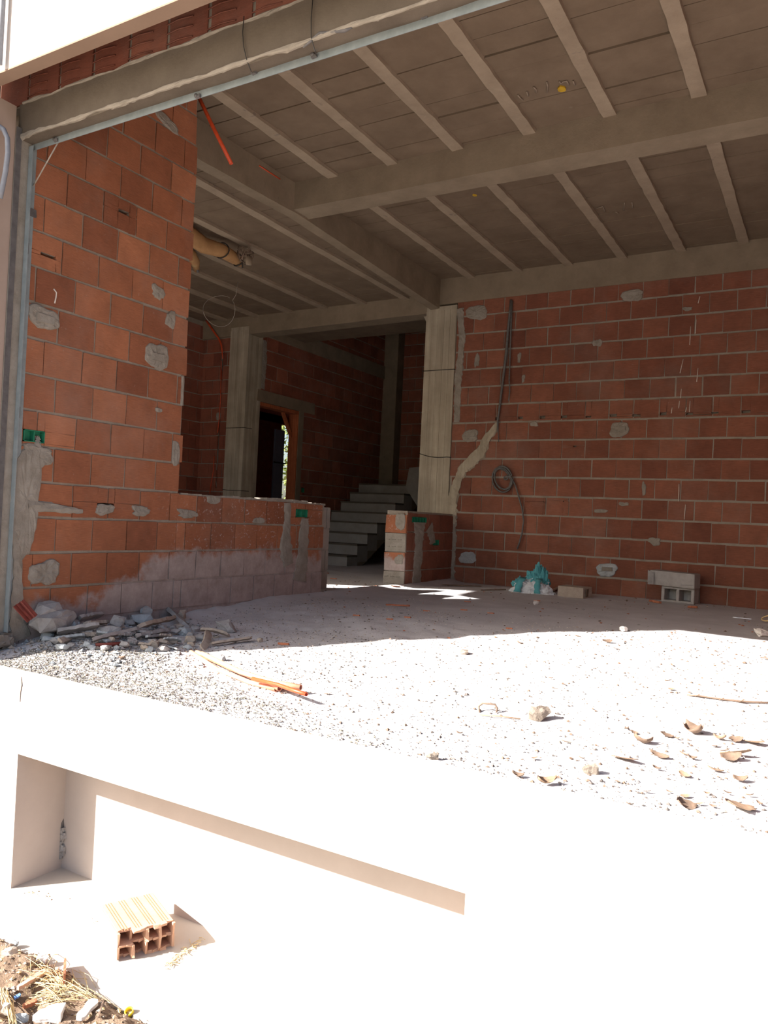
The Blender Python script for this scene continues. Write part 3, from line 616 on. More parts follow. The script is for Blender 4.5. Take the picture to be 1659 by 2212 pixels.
# ---------------------------------------------------- facade
rng = random.Random(4)
beam('lintel', [[V((x, 2.55, 2.672)), V((x, 2.55, 2.868)), V((x, 2.66, 2.674)), V((x, 2.66, 2.868))] for x in (-0.03, 1.0, 2.0, 3.0, 5.05)], 'shade_concrete', 'rough concrete lintel above the open front')
lin = bpy.data.objects['lintel']
mb = MB(); mb.box((-0.03, 2.66, 2.77), (5.05, 2.76, 3.6)); mb.build('lintel_core', 'concrete', lin)
mb = MB()
ribbon((0, 2.55, 0), X_, -Y_, [(0.0, 2.685, 0.018)] + [(0.15 * k, 2.684 + 0.004 * math.sin(k * 1.9), 0.010 + 0.005 * math.sin(k * 2.7)) for k in range(1, 30)], 'mortar', lin, 41, 0.008, name='mortar_lip')
ribbon((0, 2.55, 0), X_, -Y_, [(0.12 * k, 2.868 + 0.007 * math.sin(k * 2.3) * math.sin(k * 0.7), 0.006 + 0.005 * math.sin(k * 1.9)) for k in range(0, 40)], 'mortar', lin, 42, 0.006, name='mortar_seam')
bf = wall('wall_facade', (0, 2.565, 0), X_, -Y_, -0.35, 5.05, 2.868, 3.75, [(2.868, 3.075, 0.02), (3.075, 3.28, 0.14)], 0.262, 0.18, ['mortar', 'brick_dark'], seed=50, gap=0.016, vgap=0.018)
struct(bf, 'course of dull red bricks between the lintel and the eave', 'wall')
mb = MB(); rg = random.Random(3)
for k in range(15):
    for z in (2.905, 2.955, 3.0):
        x = -0.05 + 0.262 * k + 0.06; mb.tube([V((x, 2.562, z)), V((x + 0.08, 2.559, z + 0.004)), V((x + 0.17, 2.562, z - 0.003))], 0.0035, 5)
mb.build('brick_rib', 'brick_dark', bf)
mb = MB(); mb.box((-0.4, 2.29, 2.852), (5.4, 2.36, 4.0), j=0.0); mb.box((-0.4, 2.30, 3.2), (5.4, 2.60, 3.8)); cor = struct(mb.build('cornice', 'white_plaster'), 'plastered eave front with a pink underside toned darker for shade above the brick course', 'cornice')
mb = MB(); mb.box((-0.4, 2.288, 2.845), (5.4, 2.362, 2.853)); mb.build('underside_shade_strip', 'plaster', cor)  # darker plaster strip, underside shade put into its colour
mb = MB(); mb.box((-0.35, 2.22, -0.2), (-0.012, 2.52, 2.84), j=0.0); struct(mb.build('wall_return', 'return_plaster'), 'pink plastered wall return at the outer edge of the opening', 'wall')
mb = MB(); mb.box((-0.3, 2.52, -0.2), (-0.004, 2.625, 2.68), j=0.003); struct(mb.build('jamb', 'patch'), 'rough mortar jamb between the two steel angles', 'jamb')
# steel angles
root = empty('steel_post', (0, 2.62, 0), 'upright galvanised steel angle in front of the orange brick wall', 'post')
mb = MB(); mb.box((-0.002, 2.600, 0.0), (0.004, 2.642, 2.655)); mb.box((-0.002, 2.598, 0.0), (0.030, 2.603, 2.655)); child(mb, 'angle', 'steel', root)
for k, z in enumerate((2.10, 0.55, 1.2)):
    mb = MB(); mb.box((0.003, 2.612, z - 0.03), (0.006, 2.622, z + 0.03)); child(mb, 'slot', 'rust', root)
mb = MB(); mb.obox((0.006, 2.632, 2.30), X_ * 0.006, Y_ * 0.02, Z_ * 0.02, j=0.006); child(mb, 'weld', 'rust', root)
mb = MB(); 
for k in range(16):
    mb.obox((0.0 + R0.uniform(-0.01, 0.035), 2.58 + R0.uniform(-0.06, 0.06), terrain(0.02, 2.6) + R0.uniform(0.0, 0.07)), X_ * 0.022, Y_ * 0.03, Z_ * 0.02, j=0.012)
recalc(child(mb, 'mortar_footing', 'patch', root))
root = empty('steel_angle', (0, 2.53, 0), 'dark rusty steel angle on the outer edge of the jamb', 'steel angle')
mb = MB(); mb.box((-0.006, 2.522, -0.05), (0.003, 2.550, 2.73)); child(mb, 'angle', 'rust', root)
root = empty('steel_rail', (2.4, 2.62, 2.65), 'long galvanised steel rail fixed under the lintel', 'rail')
mb = MB(); mb.box((0.0, 2.618, 2.640), (5.02, 2.622, 2.682)); mb.box((0.0, 2.618, 2.676), (5.02, 2.66, 2.682)); child(mb, 'angle', 'steel', root)
for u, v in ((118, 301), (424, 207), (675, 118), (912, 35), (545, 155)):
    p = on_y(u, v, 2.612); mb = MB(); mb.tube([V((p.x, 2.606, p.z)), V((p.x, 2.622, p.z))], 0.010, 8); mb.obox((p.x + 0.012, 2.612, p.z - 0.006), X_ * 0.012, Y_ * 0.005, Z_ * 0.008, j=0.004); child(mb, 'bolt', 'rust', root)
mb = MB(); mb.tube([on_y(130, 300, 2.63), on_x(72, 402, 0.012)], 0.004, 6); tag(mb.build('tie_rod', 'thinwire'), 'thin bent rod slanting from the rail corner to the steel post', 'rod')
mb = MB(); mb.tube([on_y(u, v, 2.40) for u, v in ((-22, 262), (-6, 270), (8, 280), (16, 298), (17, 330), (12, 370), (4, 410), (0, 428))], 0.013, 10); tag(mb.build('downpipe', 'pipe'), 'bent grey plastic pipe against the pink plaster beside the opening', 'pipe')
mb = MB(); p = on_y(0.5, 80, 2.26); mb.tube([V((p.x, 2.265, 2.87)), V((p.x, 2.265, 4.0))], 0.012, 10); tag(mb.build('conduit_pipe', 'pipe'), 'upright grey pipe rising up the eave front', 'pipe')
for i, pts in enumerate(([(527, 35), (524, 70), (526, 100), (533, 130), (543, 155)], [(676, -5), (672, 40), (672, 80), (679, 105), (683, 120)])):
    mb = MB(); mb.tube([on_y(u, v, 2.542 + (0.03 if k > 3 else 0)) for k, (u, v) in enumerate(pts)], 0.0022, 5)
    tag(mb.build('hanging_wire', 'wire'), ('thin black wire hanging down the lintel, nearer the brick wall', 'thin black wire hanging down the lintel over the broken mortar')[i], 'wire')
# broken mortar on the lintel edge
mb = MB(); mb.tube([on_y(u, v, 2.546) for u, v in ((655, 103), (672, 88), (690, 72), (715, 70), (745, 66), (760, 60))], [0.003, 0.006, 0.007, 0.006, 0.007, 0.003], 6); mb.build('crack_filler', 'rust', lin)

# ---------------------------------------------------- ground
def grid_mesh(name, xs, ys, f, mat):
    mb = MB(); nx, ny = len(xs), len(ys)
    vs = [(x, y, f(x, y)) for y in ys for x in xs]
    mb.add(vs, [(j * nx + i, j * nx + i + 1, (j + 1) * nx + i + 1, (j + 1) * nx + i) for j in range(ny - 1) for i in range(nx - 1)], 0, 0.5, True)
    return mb.build(name, mat)
fr = lambda a, b, s_: [a + (b - a) * i / max(1, round((b - a) / s_)) for i in range(round((b - a) / s_) + 1)]
xs = fr(-4.2, 0, 0.1) + fr(0, 4.4, 0.022)[1:] + fr(4.4, 5.2, 0.1)[1:]
ys = fr(2.28, 5.0, 0.022) + fr(5.0, 8.3, 0.05)[1:] + fr(8.3, 12.1, 0.2)[1:]
struct(grid_mesh('floor', xs, ys, lambda x, y: terrain(x, y) if y < 8.3 else 0.012, 'floor'), 'dusty floor with gravel, sunlit towards the front', 'floor')
# retaining kerb with a long recess
root = None
mb = MB(); YF, YB, YR = 1.85, 2.36, 2.07; ZT, ZL, ZG = -0.10, -0.243, -0.75; XA, XB = 1.243, 3.09
def soft(x): return 0.004 * fbm(x, 0.3, 1.7, 2.0)
mb.box((-3.0, YF, ZG - 0.2), (XA, YB, ZT)); mb.box((XB, YF, ZG - 0.2), (7.0, YB, ZT)); mb.box((XA, YR, ZG - 0.2), (XB, YB, ZT)); mb.box((XA, YF, ZL), (XB, YR, ZT))
kerb = mb.build('wall_kerb', 'white_plaster'); struct(kerb, 'thick pale plastered retaining wall with a long recess in its face', 'wall')
mb = MB(); mb.tube([on_z(u, v, -0.099) for u, v in ((46, 1462), (47, 1480), (44, 1495), (43, 1516))], [0.0005, 0.0015, 0.001, 0.0005], 5); mb.build('crack', 'leaf', kerb)
# broken seam in the recess corner
sp_ = [on_y(u + 5, v, YR - 0.004) for u, v in ((131, 1662), (129, 1690), (127, 1725), (126, 1760), (128, 1790), (126, 1815))]
mb = MB(); mb.tube(sp_, [0.010, 0.009, 0.013, 0.014, 0.012, 0.004], 7); mb.build('broken_seam', 'rust', kerb)
mb = MB(); rg = random.Random(9)
for k in range(40):
    t = rg.random(); p = on_y(133 + rg.uniform(-4, 5), 1790 + t * 70, YR - 0.006)
    mb.obox(p, X_ * rg.uniform(0.004, 0.010), Y_ * 0.006, Z_ * rg.uniform(0.004, 0.010), j=0.004)
recalc(mb.build('crumbled_mortar', 'stone', kerb))
mb = MB(); mb.box((-8, 1.60, ZG - 0.15), (9, YR + 0.02, ZG)); ap = struct(mb.build('path', 'apron'), 'pale concrete strip along the foot of the retaining wall', 'path')
mb = MB(); mb.box((-14, -22, ZG - 0.5), (20, 1.62, ZG - 0.14)); struct(mb.build('street', 'street'), 'pale open ground in front of the building', 'ground')
# dry soil strip
def soil(x, y): 
    e = 1.655 - 0.05 * (x - 1.4) + 0.03 * fbm(x, 0, 4, 9.0)
    return ZG + 0.03 * sm((e - y) / 0.05) - 0.012 + 0.03 * fbm(x, y, 5, 4.0) * sm((e - y) / 0.1) + 0.014 * fbm(x, y, 22, 2.0) * sm((e - y) / 0.06) + (-0.05 if y > e else 0)
struct(grid_mesh('ground', fr(0.6, 3.0, 0.010), fr(0.9, 1.75, 0.010), soil, 'soil'), 'dry brown soil strip with litter in front of the concrete', 'ground')

# ---------------------------------------------------- loose pebbles and crumbs
def pebbles(name, n, place, smin, smax, mats, seed, label, cat, flat=0.7):
    rng = random.Random(seed); mb = MB()
    oct_ = [(1, 0, 0), (-1, 0, 0), (0, 1, 0), (0, -1, 0), (0, 0, 1), (0, 0, -1)]
    fo = [(0, 2, 4), (2, 1, 4), (1, 3, 4), (3, 0, 4), (2, 0, 5), (1, 2, 5), (3, 1, 5), (0, 3, 5)]
    for _ in range(n):
        q = place(rng)
        if q is None: continue
        s_ = smin + (smax - smin) * rng.random() ** 3; a = rng.uniform(0, 6.28); c, s2 = math.cos(a), math.sin(a)
        vs = []
        for x, y, z in oct_:
            x, y, z = x * s_ * rng.uniform(0.7, 1.4), y * s_ * rng.uniform(0.6, 1.1), z * s_ * rng.uniform(0.5, 1.0) * flat
            x += rng.uniform(-.2, .2) * s_; y += rng.uniform(-.2, .2) * s_
            vs.append((q[0] + x * c - y * s2, q[1] + x * s2 + y * c, q[2] + z + s_ * 0.25))
        mb.add(vs, fo, rng.randrange(len(mats)))
    return tag(mb.build(name, mats), label, cat, None, 'stuff')
def pl_out(r):
    x = r.uniform(0.1, 3.9); y = 2.38 + 3.0 * r.random() ** 1.5
    dens = 1.0 if x < 1.9 - 0.15 * (y - 2.4) else 0.45
    if r.random() > dens * (1.0 if y < 4.2 else 0.5): return None
    return x, y, terrain(x, y)
pebbles('gravel', 26000, pl_out, 0.0022, 0.0085, ['pebble', 'stone', 'stone_tan', 'pebble', 'dark_grit'], 1, 'loose pale gravel scattered over the sunlit front of the floor', 'gravel')
def pl_speck(r):
    x = r.uniform(0.1, 3.95); y = 2.38 + 3.3 * r.random() ** 1.3
    if x < (y - 2.4) * 0.86: return None
    return x, y, terrain(x, y)
pebbles('litter_shadow_specks', 6500, pl_speck, 0.002, 0.0095, ['dark_grit', 'leafdark', 'twig', 'stone_tan', 'dark_grit'], 12, 'dark specks of grit and leaf crumbs standing for small shadows on the bright gravel', 'litter', 0.9)  # dark crumbs double as the small shadows between sunlit stones
def pl_agg(r):
    x = 0.2 + 2.3 * r.random() ** 1.2; y = 2.37 + 0.95 * r.random() ** 1.4
    if r.random() > 1.15 - 0.42 * x or y > 3.25 - 0.3 * x: return None
    return x, y, terrain(x, y) + 0.002
pebbles('aggregate', 26000, pl_agg, 0.0028, 0.0075, ['aggregate', 'aggregate', 'stone', 'pebble', 'dark_grit'], 11, 'yellowish grey building gravel spread behind the retaining wall', 'gravel')
def pl_in(r):
    x = r.uniform(-2.2, 4.2); y = r.uniform(4.3, 8.2); return x, y, terrain(x, y)
pebbles('debris', 1100, pl_in, 0.003, 0.016, ['twig', 'stone', 'terracotta', 'stone_tan', 'leafdark'], 2, 'small chips and crumbs strewn on the shaded floor', 'debris', 0.5)
def pl_heap(r):
    x = abs(r.gauss(0.28, 0.32)); y = r.gauss(2.95, 0.28)
    if x < 0.02 or y < 2.4: return None
    return x, y, terrain(x, y)
pebbles('rubble_crumbs', 1500, pl_heap, 0.004, 0.022, ['stone', 'stone_blue', 'stone_tan'], 3, 'grey mortar crumbs in the rubble heap at the foot of the brick wall', 'rubble')
def pl_soil(r):
    x = r.uniform(1.2, 2.8); y = r.uniform(1.2, 1.72)
    if y > 1.655 - 0.05 * (x - 1.4) + 0.03 * fbm(x, 0, 4, 9.0) - 0.01: return None
    return x, y, soil(x, y)
pebbles('soil_crumbs', 5000, pl_soil, 0.0018, 0.010, ['soil', 'leafdark', 'stone_tan', 'straw', 'twig'], 4, 'crumbs of dry earth and grit on the soil strip', 'dirt')
def pl_apron(r):
    p = on_z(*r.choice(((60, 1930), (100, 1935), (80, 1928), (150, 1950), (205, 1990), (240, 1960))), ZG); return p.x + r.gauss(0, 0.02), p.y + r.gauss(0, 0.01), ZG
pebbles('apron_grit', 60, pl_apron, 0.0015, 0.005, ['leafdark', 'straw'], 6, 'specks of litter on the pale concrete beneath the recess', 'litter')

# ---------------------------------------------------- irregular chunk maker
def chunk_bm(rx, ry, rz, seed, n=26, angular=0.35):
    rng = random.Random(seed); bm = bmesh.new()
    for _ in range(n):
        a = V((rng.gauss(0, 1), rng.gauss(0, 1), rng.gauss(0, 1))).normalized()
        k = max(abs(a.x), abs(a.y), abs(a.z)); a = a.lerp(a / k, 0.55)
        s_ = 1 - rng.random() * angular
        bm.verts.new((a.x * rx * s_, a.y * ry * s_, a.z * rz * s_))
    r = bmesh.ops.convex_hull(bm, input=bm.verts)
    bmesh.ops.delete(bm, geom=list({g for g in r['geom_interior'] + r['geom_unused'] if isinstance(g, bmesh.types.BMVert)}), context='VERTS')
    bmesh.ops.triangulate(bm, faces=bm.faces)
    bmesh.ops.subdivide_edges(bm, edges=bm.edges, cuts=2, use_grid_fill=True)
    m = min(rx, ry, rz)
    for v in bm.verts: v.co += noise.noise_vector(v.co * (1.1 / max(m, 0.004)) + V((seed, 0, 0))) * m * 0.16 + noise.noise_vector(v.co * (3.5 / max(m, 0.004)) + V((0, seed, 0))) * m * 0.07
    bmesh.ops.recalc_face_normals(bm, faces=bm.faces)
    return bm
def from_bm(name, bm, mat, loc, rot=None):
    me = bpy.data.meshes.new(name); bm.to_mesh(me); bm.free(); me.materials.append(M[mat])
    o = bpy.data.objects.new(name, me); COL.objects.link(o); o.location = loc
    if rot is not None: o.rotation_euler = rot
    return o
def px_chunk(name, u0, v0, u1, v1, mat, label, cat, seed, group=None, th=1.0, lift=0.0):
    """rounded lump that spans the photo box, resting on the ground"""
    b = floor_at((u0 + u1) / 2, v1 - 0.12 * (v1 - v0), lift); k = (b - CP).dot(CF) / FPX
    w = (u1 - u0) * k / 2; h = (v1 - v0) * k / 2
    ry = max(w * 0.7, h * 0.8) * th; rz = h * 1.08
    if u1 < 420 and b.x < ry + 0.03:
        c_ = on_x((u0 + u1) / 2, (v0 + v1) / 2, min(0.16, ry * 0.8 + 0.02)); k = (c_ - CP).dot(CF) / FPX; w = (u1 - u0) * k / 2; h = (v1 - v0) * k / 2
        bm = chunk_bm(w * 1.05, max(0.03, min(ry, c_.x * 1.1)), max(h * 0.95, min(h * 1.3, (c_.z - terrain(c_.x, c_.y)) * 1.02)), seed)
        return tag(from_bm(name, bm, mat, c_, (0, 0, math.radians(75))), label, cat, group)
    bm = chunk_bm(w * 1.05, ry, rz, seed)
    return tag(from_bm(name, bm, mat, (b.x, b.y + 0.3 * h, b.z + h * 0.75), (0, 0, math.radians(30))), label, cat, group)
def px_slab(name, a, b, wpx, mat, label, cat, seed, group=None, za=0.0, zb=0.0, thick=0.018, roll=0.35, curl=0.0):
    """flat broken piece whose long axis runs from photo point a to b"""
    A, B = floor_at(*a, za), floor_at(*b, zb); d = B - A; ln = d.length; d.normalize()
    side = d.cross(Z_).normalized(); up = side.cross(d).normalized()
    side, up = side * math.cos(roll) + up * math.sin(roll), up * math.cos(roll) - side * math.sin(roll)
    if up.z < 0: up = -up; side = -side
    k = ((A + B) / 2 - CP).dot(CF) / FPX; w = wpx * k / 2
    rng = random.Random(seed); n = 12; mb = MB(); vs = []
    e0, e1 = [rng.uniform(-0.12, 0.12) for _ in range(2)]
    for i in range(n + 1):
        t = i / n
        wl_ = w * (1 + rng.uniform(-0.14, 0.14)) * (0.72 if i in (0, n) else 1); wr_ = w * (1 + rng.uniform(-0.14, 0.14)) * (0.72 if i in (0, n) else 1)
        c = A.lerp(B, t) + up * (curl * math.sin(math.pi * t))
        sh = d * ln * (e0 * (1 - t) + e1 * t) * 0.4
        for s_, dz in ((-1, 0), (-0.95, thick), (0.0, thick * 1.1), (0.95, thick), (1, 0)):
            ww = wl_ if s_ < 0 else wr_
            vs.append(c + side * ww * s_ + sh * s_ + up * (dz + rng.uniform(-1, 1) * thick * 0.12))
    fs = [(i * 5 + q, i * 5 + 5 + q, i * 5 + 6 + q, i * 5 + 1 + q) for i in range(n) for q in range(4)] + [(i * 5 + 4, i * 5 + 9, i * 5 + 5, i * 5) for i in range(n)]
    fs += [(0, 1, 2, 3, 4), tuple(n * 5 + q for q in (4, 3, 2, 1, 0))]
    mb.add(vs, fs); c = (A + B) / 2
    return tag(recalc(mb.build(name, mat, None, False, tuple(c))), label, cat, group)
G_R = 'pieces in the rubble heap'
px_chunk('mortar_lump', 64, 1318, 170, 1362, 'stone', 'largest grey mortar lump at the wall end of the rubble heap', 'lump', 101, G_R)
px_chunk('mortar_lump', 72, 1302, 136, 1334, 'stone', 'second grey lump perched behind the largest one against the wall', 'lump', 141, G_R)
px_chunk('mortar_lump', 118, 1336, 172, 1366, 'stone_blue', 'jagged lump at the open side of the largest mortar lump', 'lump', 142, G_R)
px_slab('plaster_slab', (174, 1338), (222, 1330), 16, 'stone', 'grey plaster slab leaning on the wall behind the large mortar lump', 'slab', 102, G_R, 0.05, 0.05, 0.02, 0.8)
px_slab('plaster_slab', (186, 1350), (232, 1347), 15, 'stone_tan', 'speckled slab under the grey slab against the brick wall', 'slab', 103, G_R, 0.03, 0.03)
px_chunk('mortar_wedge', 233, 1328, 266, 1358, 'stone', 'pinkish wedge of mortar standing on edge mid-heap', 'lump', 104, G_R, lift=0.02)
px_slab('plaster_slab', (112, 1384), (184, 1374), 19, 'stone_blue', 'pale flat slab lying lowest at the front of the heap', 'slab', 105, G_R, 0.02, 0.025, 0.014, 0.4)
px_slab('plaster_slab', (124, 1368), (212, 1354), 22, 'stone', 'grey slab sloping down from the large mortar lump', 'slab', 106, G_R, 0.03, 0.05, 0.02, 0.5)
px_chunk('mortar_lump', 206, 1352, 264, 1378, 'stone', 'flat topped grey lump in the middle of the heap', 'lump', 107, G_R)
px_slab('plaster_slab', (202, 1384), (296, 1362), 17, 'stone', 'longest grey slab slanting across the front of the heap', 'slab', 108, G_R, 0.03, 0.03, 0.018, 0.45)
px_chunk('mortar_lump', 276, 1324, 334, 1354, 'stone_blue', 'blue-grey mortar lump at the top of the heap', 'lump', 109, G_R, lift=0.01)
px_chunk('mortar_lump', 300, 1310, 330, 1326, 'stone_blue', 'small pale blue-grey lump against the parapet foot', 'lump', 119, G_R, lift=0.03)
px_slab('plaster_slab', (308, 1354), (378, 1338), 19, 'stone_tan', 'beige slab with a brown edge on top of the heap', 'slab', 110, G_R, 0.045, 0.05, 0.022, 0.5)
px_slab('plaster_slab', (352, 1308), (398, 1354), 20, 'stone', 'long grey slab tipped upright against the others', 'slab', 111, G_R, 0.06, 0.02, 0.024, 0.6)
px_chunk('mortar_block', 380, 1315, 402, 1342, 'stone_tan', 'small square block behind the tipped slab', 'block', 112, G_R)
px_slab('plaster_slab', (296, 1378), (362, 1366), 19, 'stone', 'rough pinkish slab below the beige slab', 'slab', 113, G_R, 0.02, 0.025, 0.02, 0.5)
px_slab('broken_tile', (352, 1384), (392, 1386), 16, 'stone_blue', 'pale blue curved tile fragment low in the heap', 'tile', 114, G_R, 0.025, 0.02, 0.01, 0.5, 0.01)
px_slab('broken_tile', (356, 1396), (384, 1404), 9, 'stone_blue', 'narrow pale sliver under the pale blue tile fragment', 'tile', 124, G_R, 0.008, 0.008, 0.008)
px_slab('broken_tile', (448, 1366), (436, 1404), 17, 'stone_tan', 'curled shard standing at the edge of the heap', 'tile', 115, G_R, 0.04, 0.0, 0.01, 0.7, 0.02)
px_chunk('concrete_chunk', 458, 1336, 516, 1372, 'stone', 'round pitted concrete chunk lying apart behind the flat brown slab', 'chunk', 116, G_R)
px_slab('plaster_slab', (458, 1392), (544, 1380), 20, 'stone_tan', 'flat brown slab nearest the open floor', 'slab', 117, G_R, 0.015, 0.015, 0.012, 0.35)
px_slab('plaster_slab', (432, 1362), (494, 1374), 14, 'stone_tan', 'curved grey slab leaning on the pitted concrete chunk', 'slab', 118, G_R, 0.04, 0.015, 0.014, 0.5, 0.01)
for i, (u, v, s_) in enumerate([(150, 1396, 10), (196, 1400, 9), (236, 1384, 12), (268, 1372, 14), (284, 1388, 12), (330, 1392, 14), (346, 1360, 14), (394, 1366, 16), (410, 1384, 14), (420, 1360, 12), (404, 1398, 10), (300, 1340, 16), (140, 1362, 14), (98, 1374, 16), (380, 1356, 12), (428, 1380, 12), (320, 1404, 10), (560, 1384, 8), (105, 1392, 9), (250, 1400, 8)]):
    px_chunk('mortar_fragment', u - s_, v - s_ * 0.8, u + s_, v + s_ * 0.6, ('stone', 'stone_blue', 'stone_tan')[i % 3], 'small loose mortar fragment among the larger pieces of the heap', 'fragment', 130 + i, 'small fragments in the rubble heap')
rgf = random.Random(77)
for i in range(46):
    u = rgf.uniform(95, 440); v = rgf.uniform(1338, 1402) - 0.05 * abs(u - 260) * rgf.random(); s_ = rgf.uniform(5, 13)
    px_chunk('mortar_fragment', u - s_ * rgf.uniform(0.8, 1.6), v - s_ * 0.6, u + s_, v + s_ * 0.5, ('stone', 'stone_blue', 'stone', 'stone_tan')[i % 4], 'small loose mortar fragment among the larger pieces of the heap', 'fragment', 600 + i, 'small fragments in the rubble heap', lift=0.01)
for i in range(12):
    u = rgf.uniform(120, 420); v = rgf.uniform(1350, 1395); dx = rgf.uniform(18, 36) * rgf.choice((-1, 1)); dy = rgf.uniform(-9, 9)
    px_slab('plaster_piece', (u, v), (u + dx, v + dy), rgf.uniform(9, 15), ('stone', 'stone_tan', 'stone_blue')[i % 3], 'thin broken plaster piece mixed into the rubble heap', 'plaster', 660 + i, 'thin plaster pieces in the rubble heap', rgf.uniform(0.01, 0.04), rgf.uniform(0.01, 0.04), 0.012, rgf.uniform(0.2, 0.7))
# red ridged tile, white sheet, red tube in the heap
A = on_x(38, 1304, 0.13); B = on_x(68, 1338, 0.17)
mb = MB(); d = (B - A); s_ = d.cross(CF).normalized(); nn = d.cross(s_).normalized(); vs = []; n = 16
for i in range(n + 1):
    t = (i / n - 0.5) * 2
    for q in (0, 1):
        for e in (0, 1): vs.append(A + d * q + s_ * t * 0.035 + nn * (0.010 * math.cos(t * 3 * math.pi) - 0.005 * e))
mb.add(vs, [(i * 4 + a, i * 4 + b, i * 4 + 4 + b, i * 4 + 4 + a) for i in range(n) for a, b in ((0, 2), (1, 3), (0, 1), (2, 3))]); tag(recalc(mb.build('ridged_tile', 'tilered')), 'dark red ridged tile leaning in the corner behind the steel post', 'tile')
mb = MB(); rg = random.Random(8); P_ = [floor_at(u, v, 0.035) for u, v in ((20, 1338), (52, 1340), (92, 1340), (60, 1356), (34, 1354), (88, 1346))]
vs = []; n = 10
a0, a1, b0, b1 = floor_at(20, 1340, 0.06), floor_at(34, 1358, 0.02), floor_at(92, 1342, 0.055), floor_at(74, 1354, 0.02)
for i in range(n + 1):
    for k in range(5):
        p = a0.lerp(b0, i / n).lerp(a1.lerp(b1, i / n), k / 4); p = p + Z_ * (0.02 * math.sin(i * 0.9) * (1 - k / 4) + rg.uniform(-0.003, 0.003) - 0.02 * math.sin(math.pi * i / n)); vs.append(p)
mb.add(vs, [(i * 5 + k, i * 5 + k + 1, i * 5 + 6 + k, i * 5 + 5 + k) for i in range(n) for k in range(4)], 0, 0.5, True)
o = mb.build('plastic_sheet', 'sheet'); o.modifiers.new('s', 'SOLIDIFY').thickness = 0.003; tag(o, 'crumpled white plastic sheet below the red ridged tile', 'sheet')
root = empty('conduit_stub', floor_at(240, 1392, 0.015), 'short red conduit piece half buried under the longest slab', 'conduit')
mb = MB(); mb.tube([floor_at(206, 1394, 0.012), floor_at(272, 1390, 0.022)], 0.011, 10, hollow=0.002); child(mb, 'tube', 'tilered', root)
mb = MB(); mb.tube([floor_at(264, 1390.5, 0.021), floor_at(273, 1390, 0.022)], 0.0125, 10); child(mb, 'mortar_plug', 'stone', root)
# orange conduits lying on the gravel
G_C = 'orange conduits lying on the gravel'
for i, (pts, r, m, lab) in enumerate([
    ([(412, 1408), (470, 1446), (540, 1474), (596, 1489)], 0.011, 'orange_pale', 'faded orange conduit lying closest to the street in the bundle on gravel'),
    ([(425, 1409), (500, 1444), (570, 1472), (604, 1487)], 0.013, 'orange_pale', 'middle faded orange conduit of the bundle, with an open red end'),
    ([(436, 1412), (520, 1452), (590, 1474), (650, 1485)], 0.013, 'orange_pale', 'faded orange conduit lying closest to the building in the bundle'),
    ([(545, 1466), (600, 1479), (630, 1490), (662, 1500)], 0.009, 'orange', 'bright orange split conduit at the loose end of the bundle')]):
    mb = MB(); mb.tube([floor_at(u, v, 0.014 + 0.011 * i) for u, v in pts], r, 10, hollow=0.0018)
    root = empty('conduit', floor_at(*pts[1], 0.01), lab, 'conduit', G_C); child(mb, 'tube', m, root)
    if i in (0, 1, 2):
        a = floor_at(*pts[-1], 0.014 + 0.011 * i); b = floor_at(*pts[-2], 0.014 + 0.011 * i); mb = MB(); d = (a - b).normalized(); mb.tube([a - d * 0.02, a - d * 0.004], r * 0.93, 10); child(mb, 'clay_plug', 'tilered', root)

# ---------------------------------------------------- rocks, wires, leaves on the sunlit gravel
px_chunk('rock', 1134, 1520, 1186, 1562, 'brown_rock', 'wedge shaped brown rock casting a shadow on the bright gravel', 'rock', 201)
px_chunk('stone', 1628, 1357, 1664, 1378, 'stone_white', 'white stone lit up at the edge of the shadow near the hose loop', 'stone', 202)
px_chunk('stone', 1334, 1352, 1356, 1366, 'stone_white', 'small pale stone on the shadow line before the red wall', 'stone', 203)
px_chunk('stone', 470, 1412, 488, 1430, 'stone', 'dark angular stone beside the orange conduit bundle', 'stone', 204)
px_chunk('stone', 990, 1402, 1012, 1416, 'brown_rock', 'brown clod on the bright gravel ahead of the brick pier', 'stone', 205)
px_chunk('stone', 918, 1628, 948, 1642, 'brown_rock', 'small clod at the rim of the retaining wall', 'stone', 206)
px_chunk('stone', 1256, 1650, 1296, 1676, 'brown_rock', 'crumbled clod with grass roots among the dry leaves', 'stone', 207)
mb = MB(); mb.tube([floor_at(1036, 1540, 0.0), floor_at(1034, 1526, 0.02), floor_at(1042, 1519, 0.035), floor_at(1056, 1520, 0.04), floor_at(1070, 1522, 0.035), floor_at(1074, 1530, 0.02), floor_at(1072, 1541, 0.0)], 0.0045, 7); tag(mb.build('wire_loop', 'twig'), 'bent rusty wire loop standing on the gravel beside the rock', 'wire')
mb = MB(); mb.tube([floor_at(1036, 1544, 0.008), floor_at(1080, 1547, 0.01), floor_at(1124, 1553, 0.008)], 0.003, 6); tag(mb.build('stick', 'leaf'), 'thin dry stick lying between the wire loop and the rock', 'stick')
mb = MB(); pts = [(1484, 1501), (1510, 1503), (1535, 1507), (1565, 1511), (1600, 1515), (1640, 1517), (1672, 1518)]
mb.tube([floor_at(u, v, 0.008) for u, v in pts], [0.003, 0.004, 0.0035, 0.004, 0.005, 0.004, 0.004], 6)
for u, v in ((1508, 1500), (1560, 1508), (1604, 1511)):
    mb.tube([floor_at(u - 6, v + 4, 0.01), floor_at(u + 3, v, 0.025)], 0.0025, 5)
tag(mb.build('branch', 'leafdark'), 'long thin dry branch lying across the bright gravel', 'branch')
mb = MB(); c = floor_at(1662, 1330, 0.06); k = 0.0035
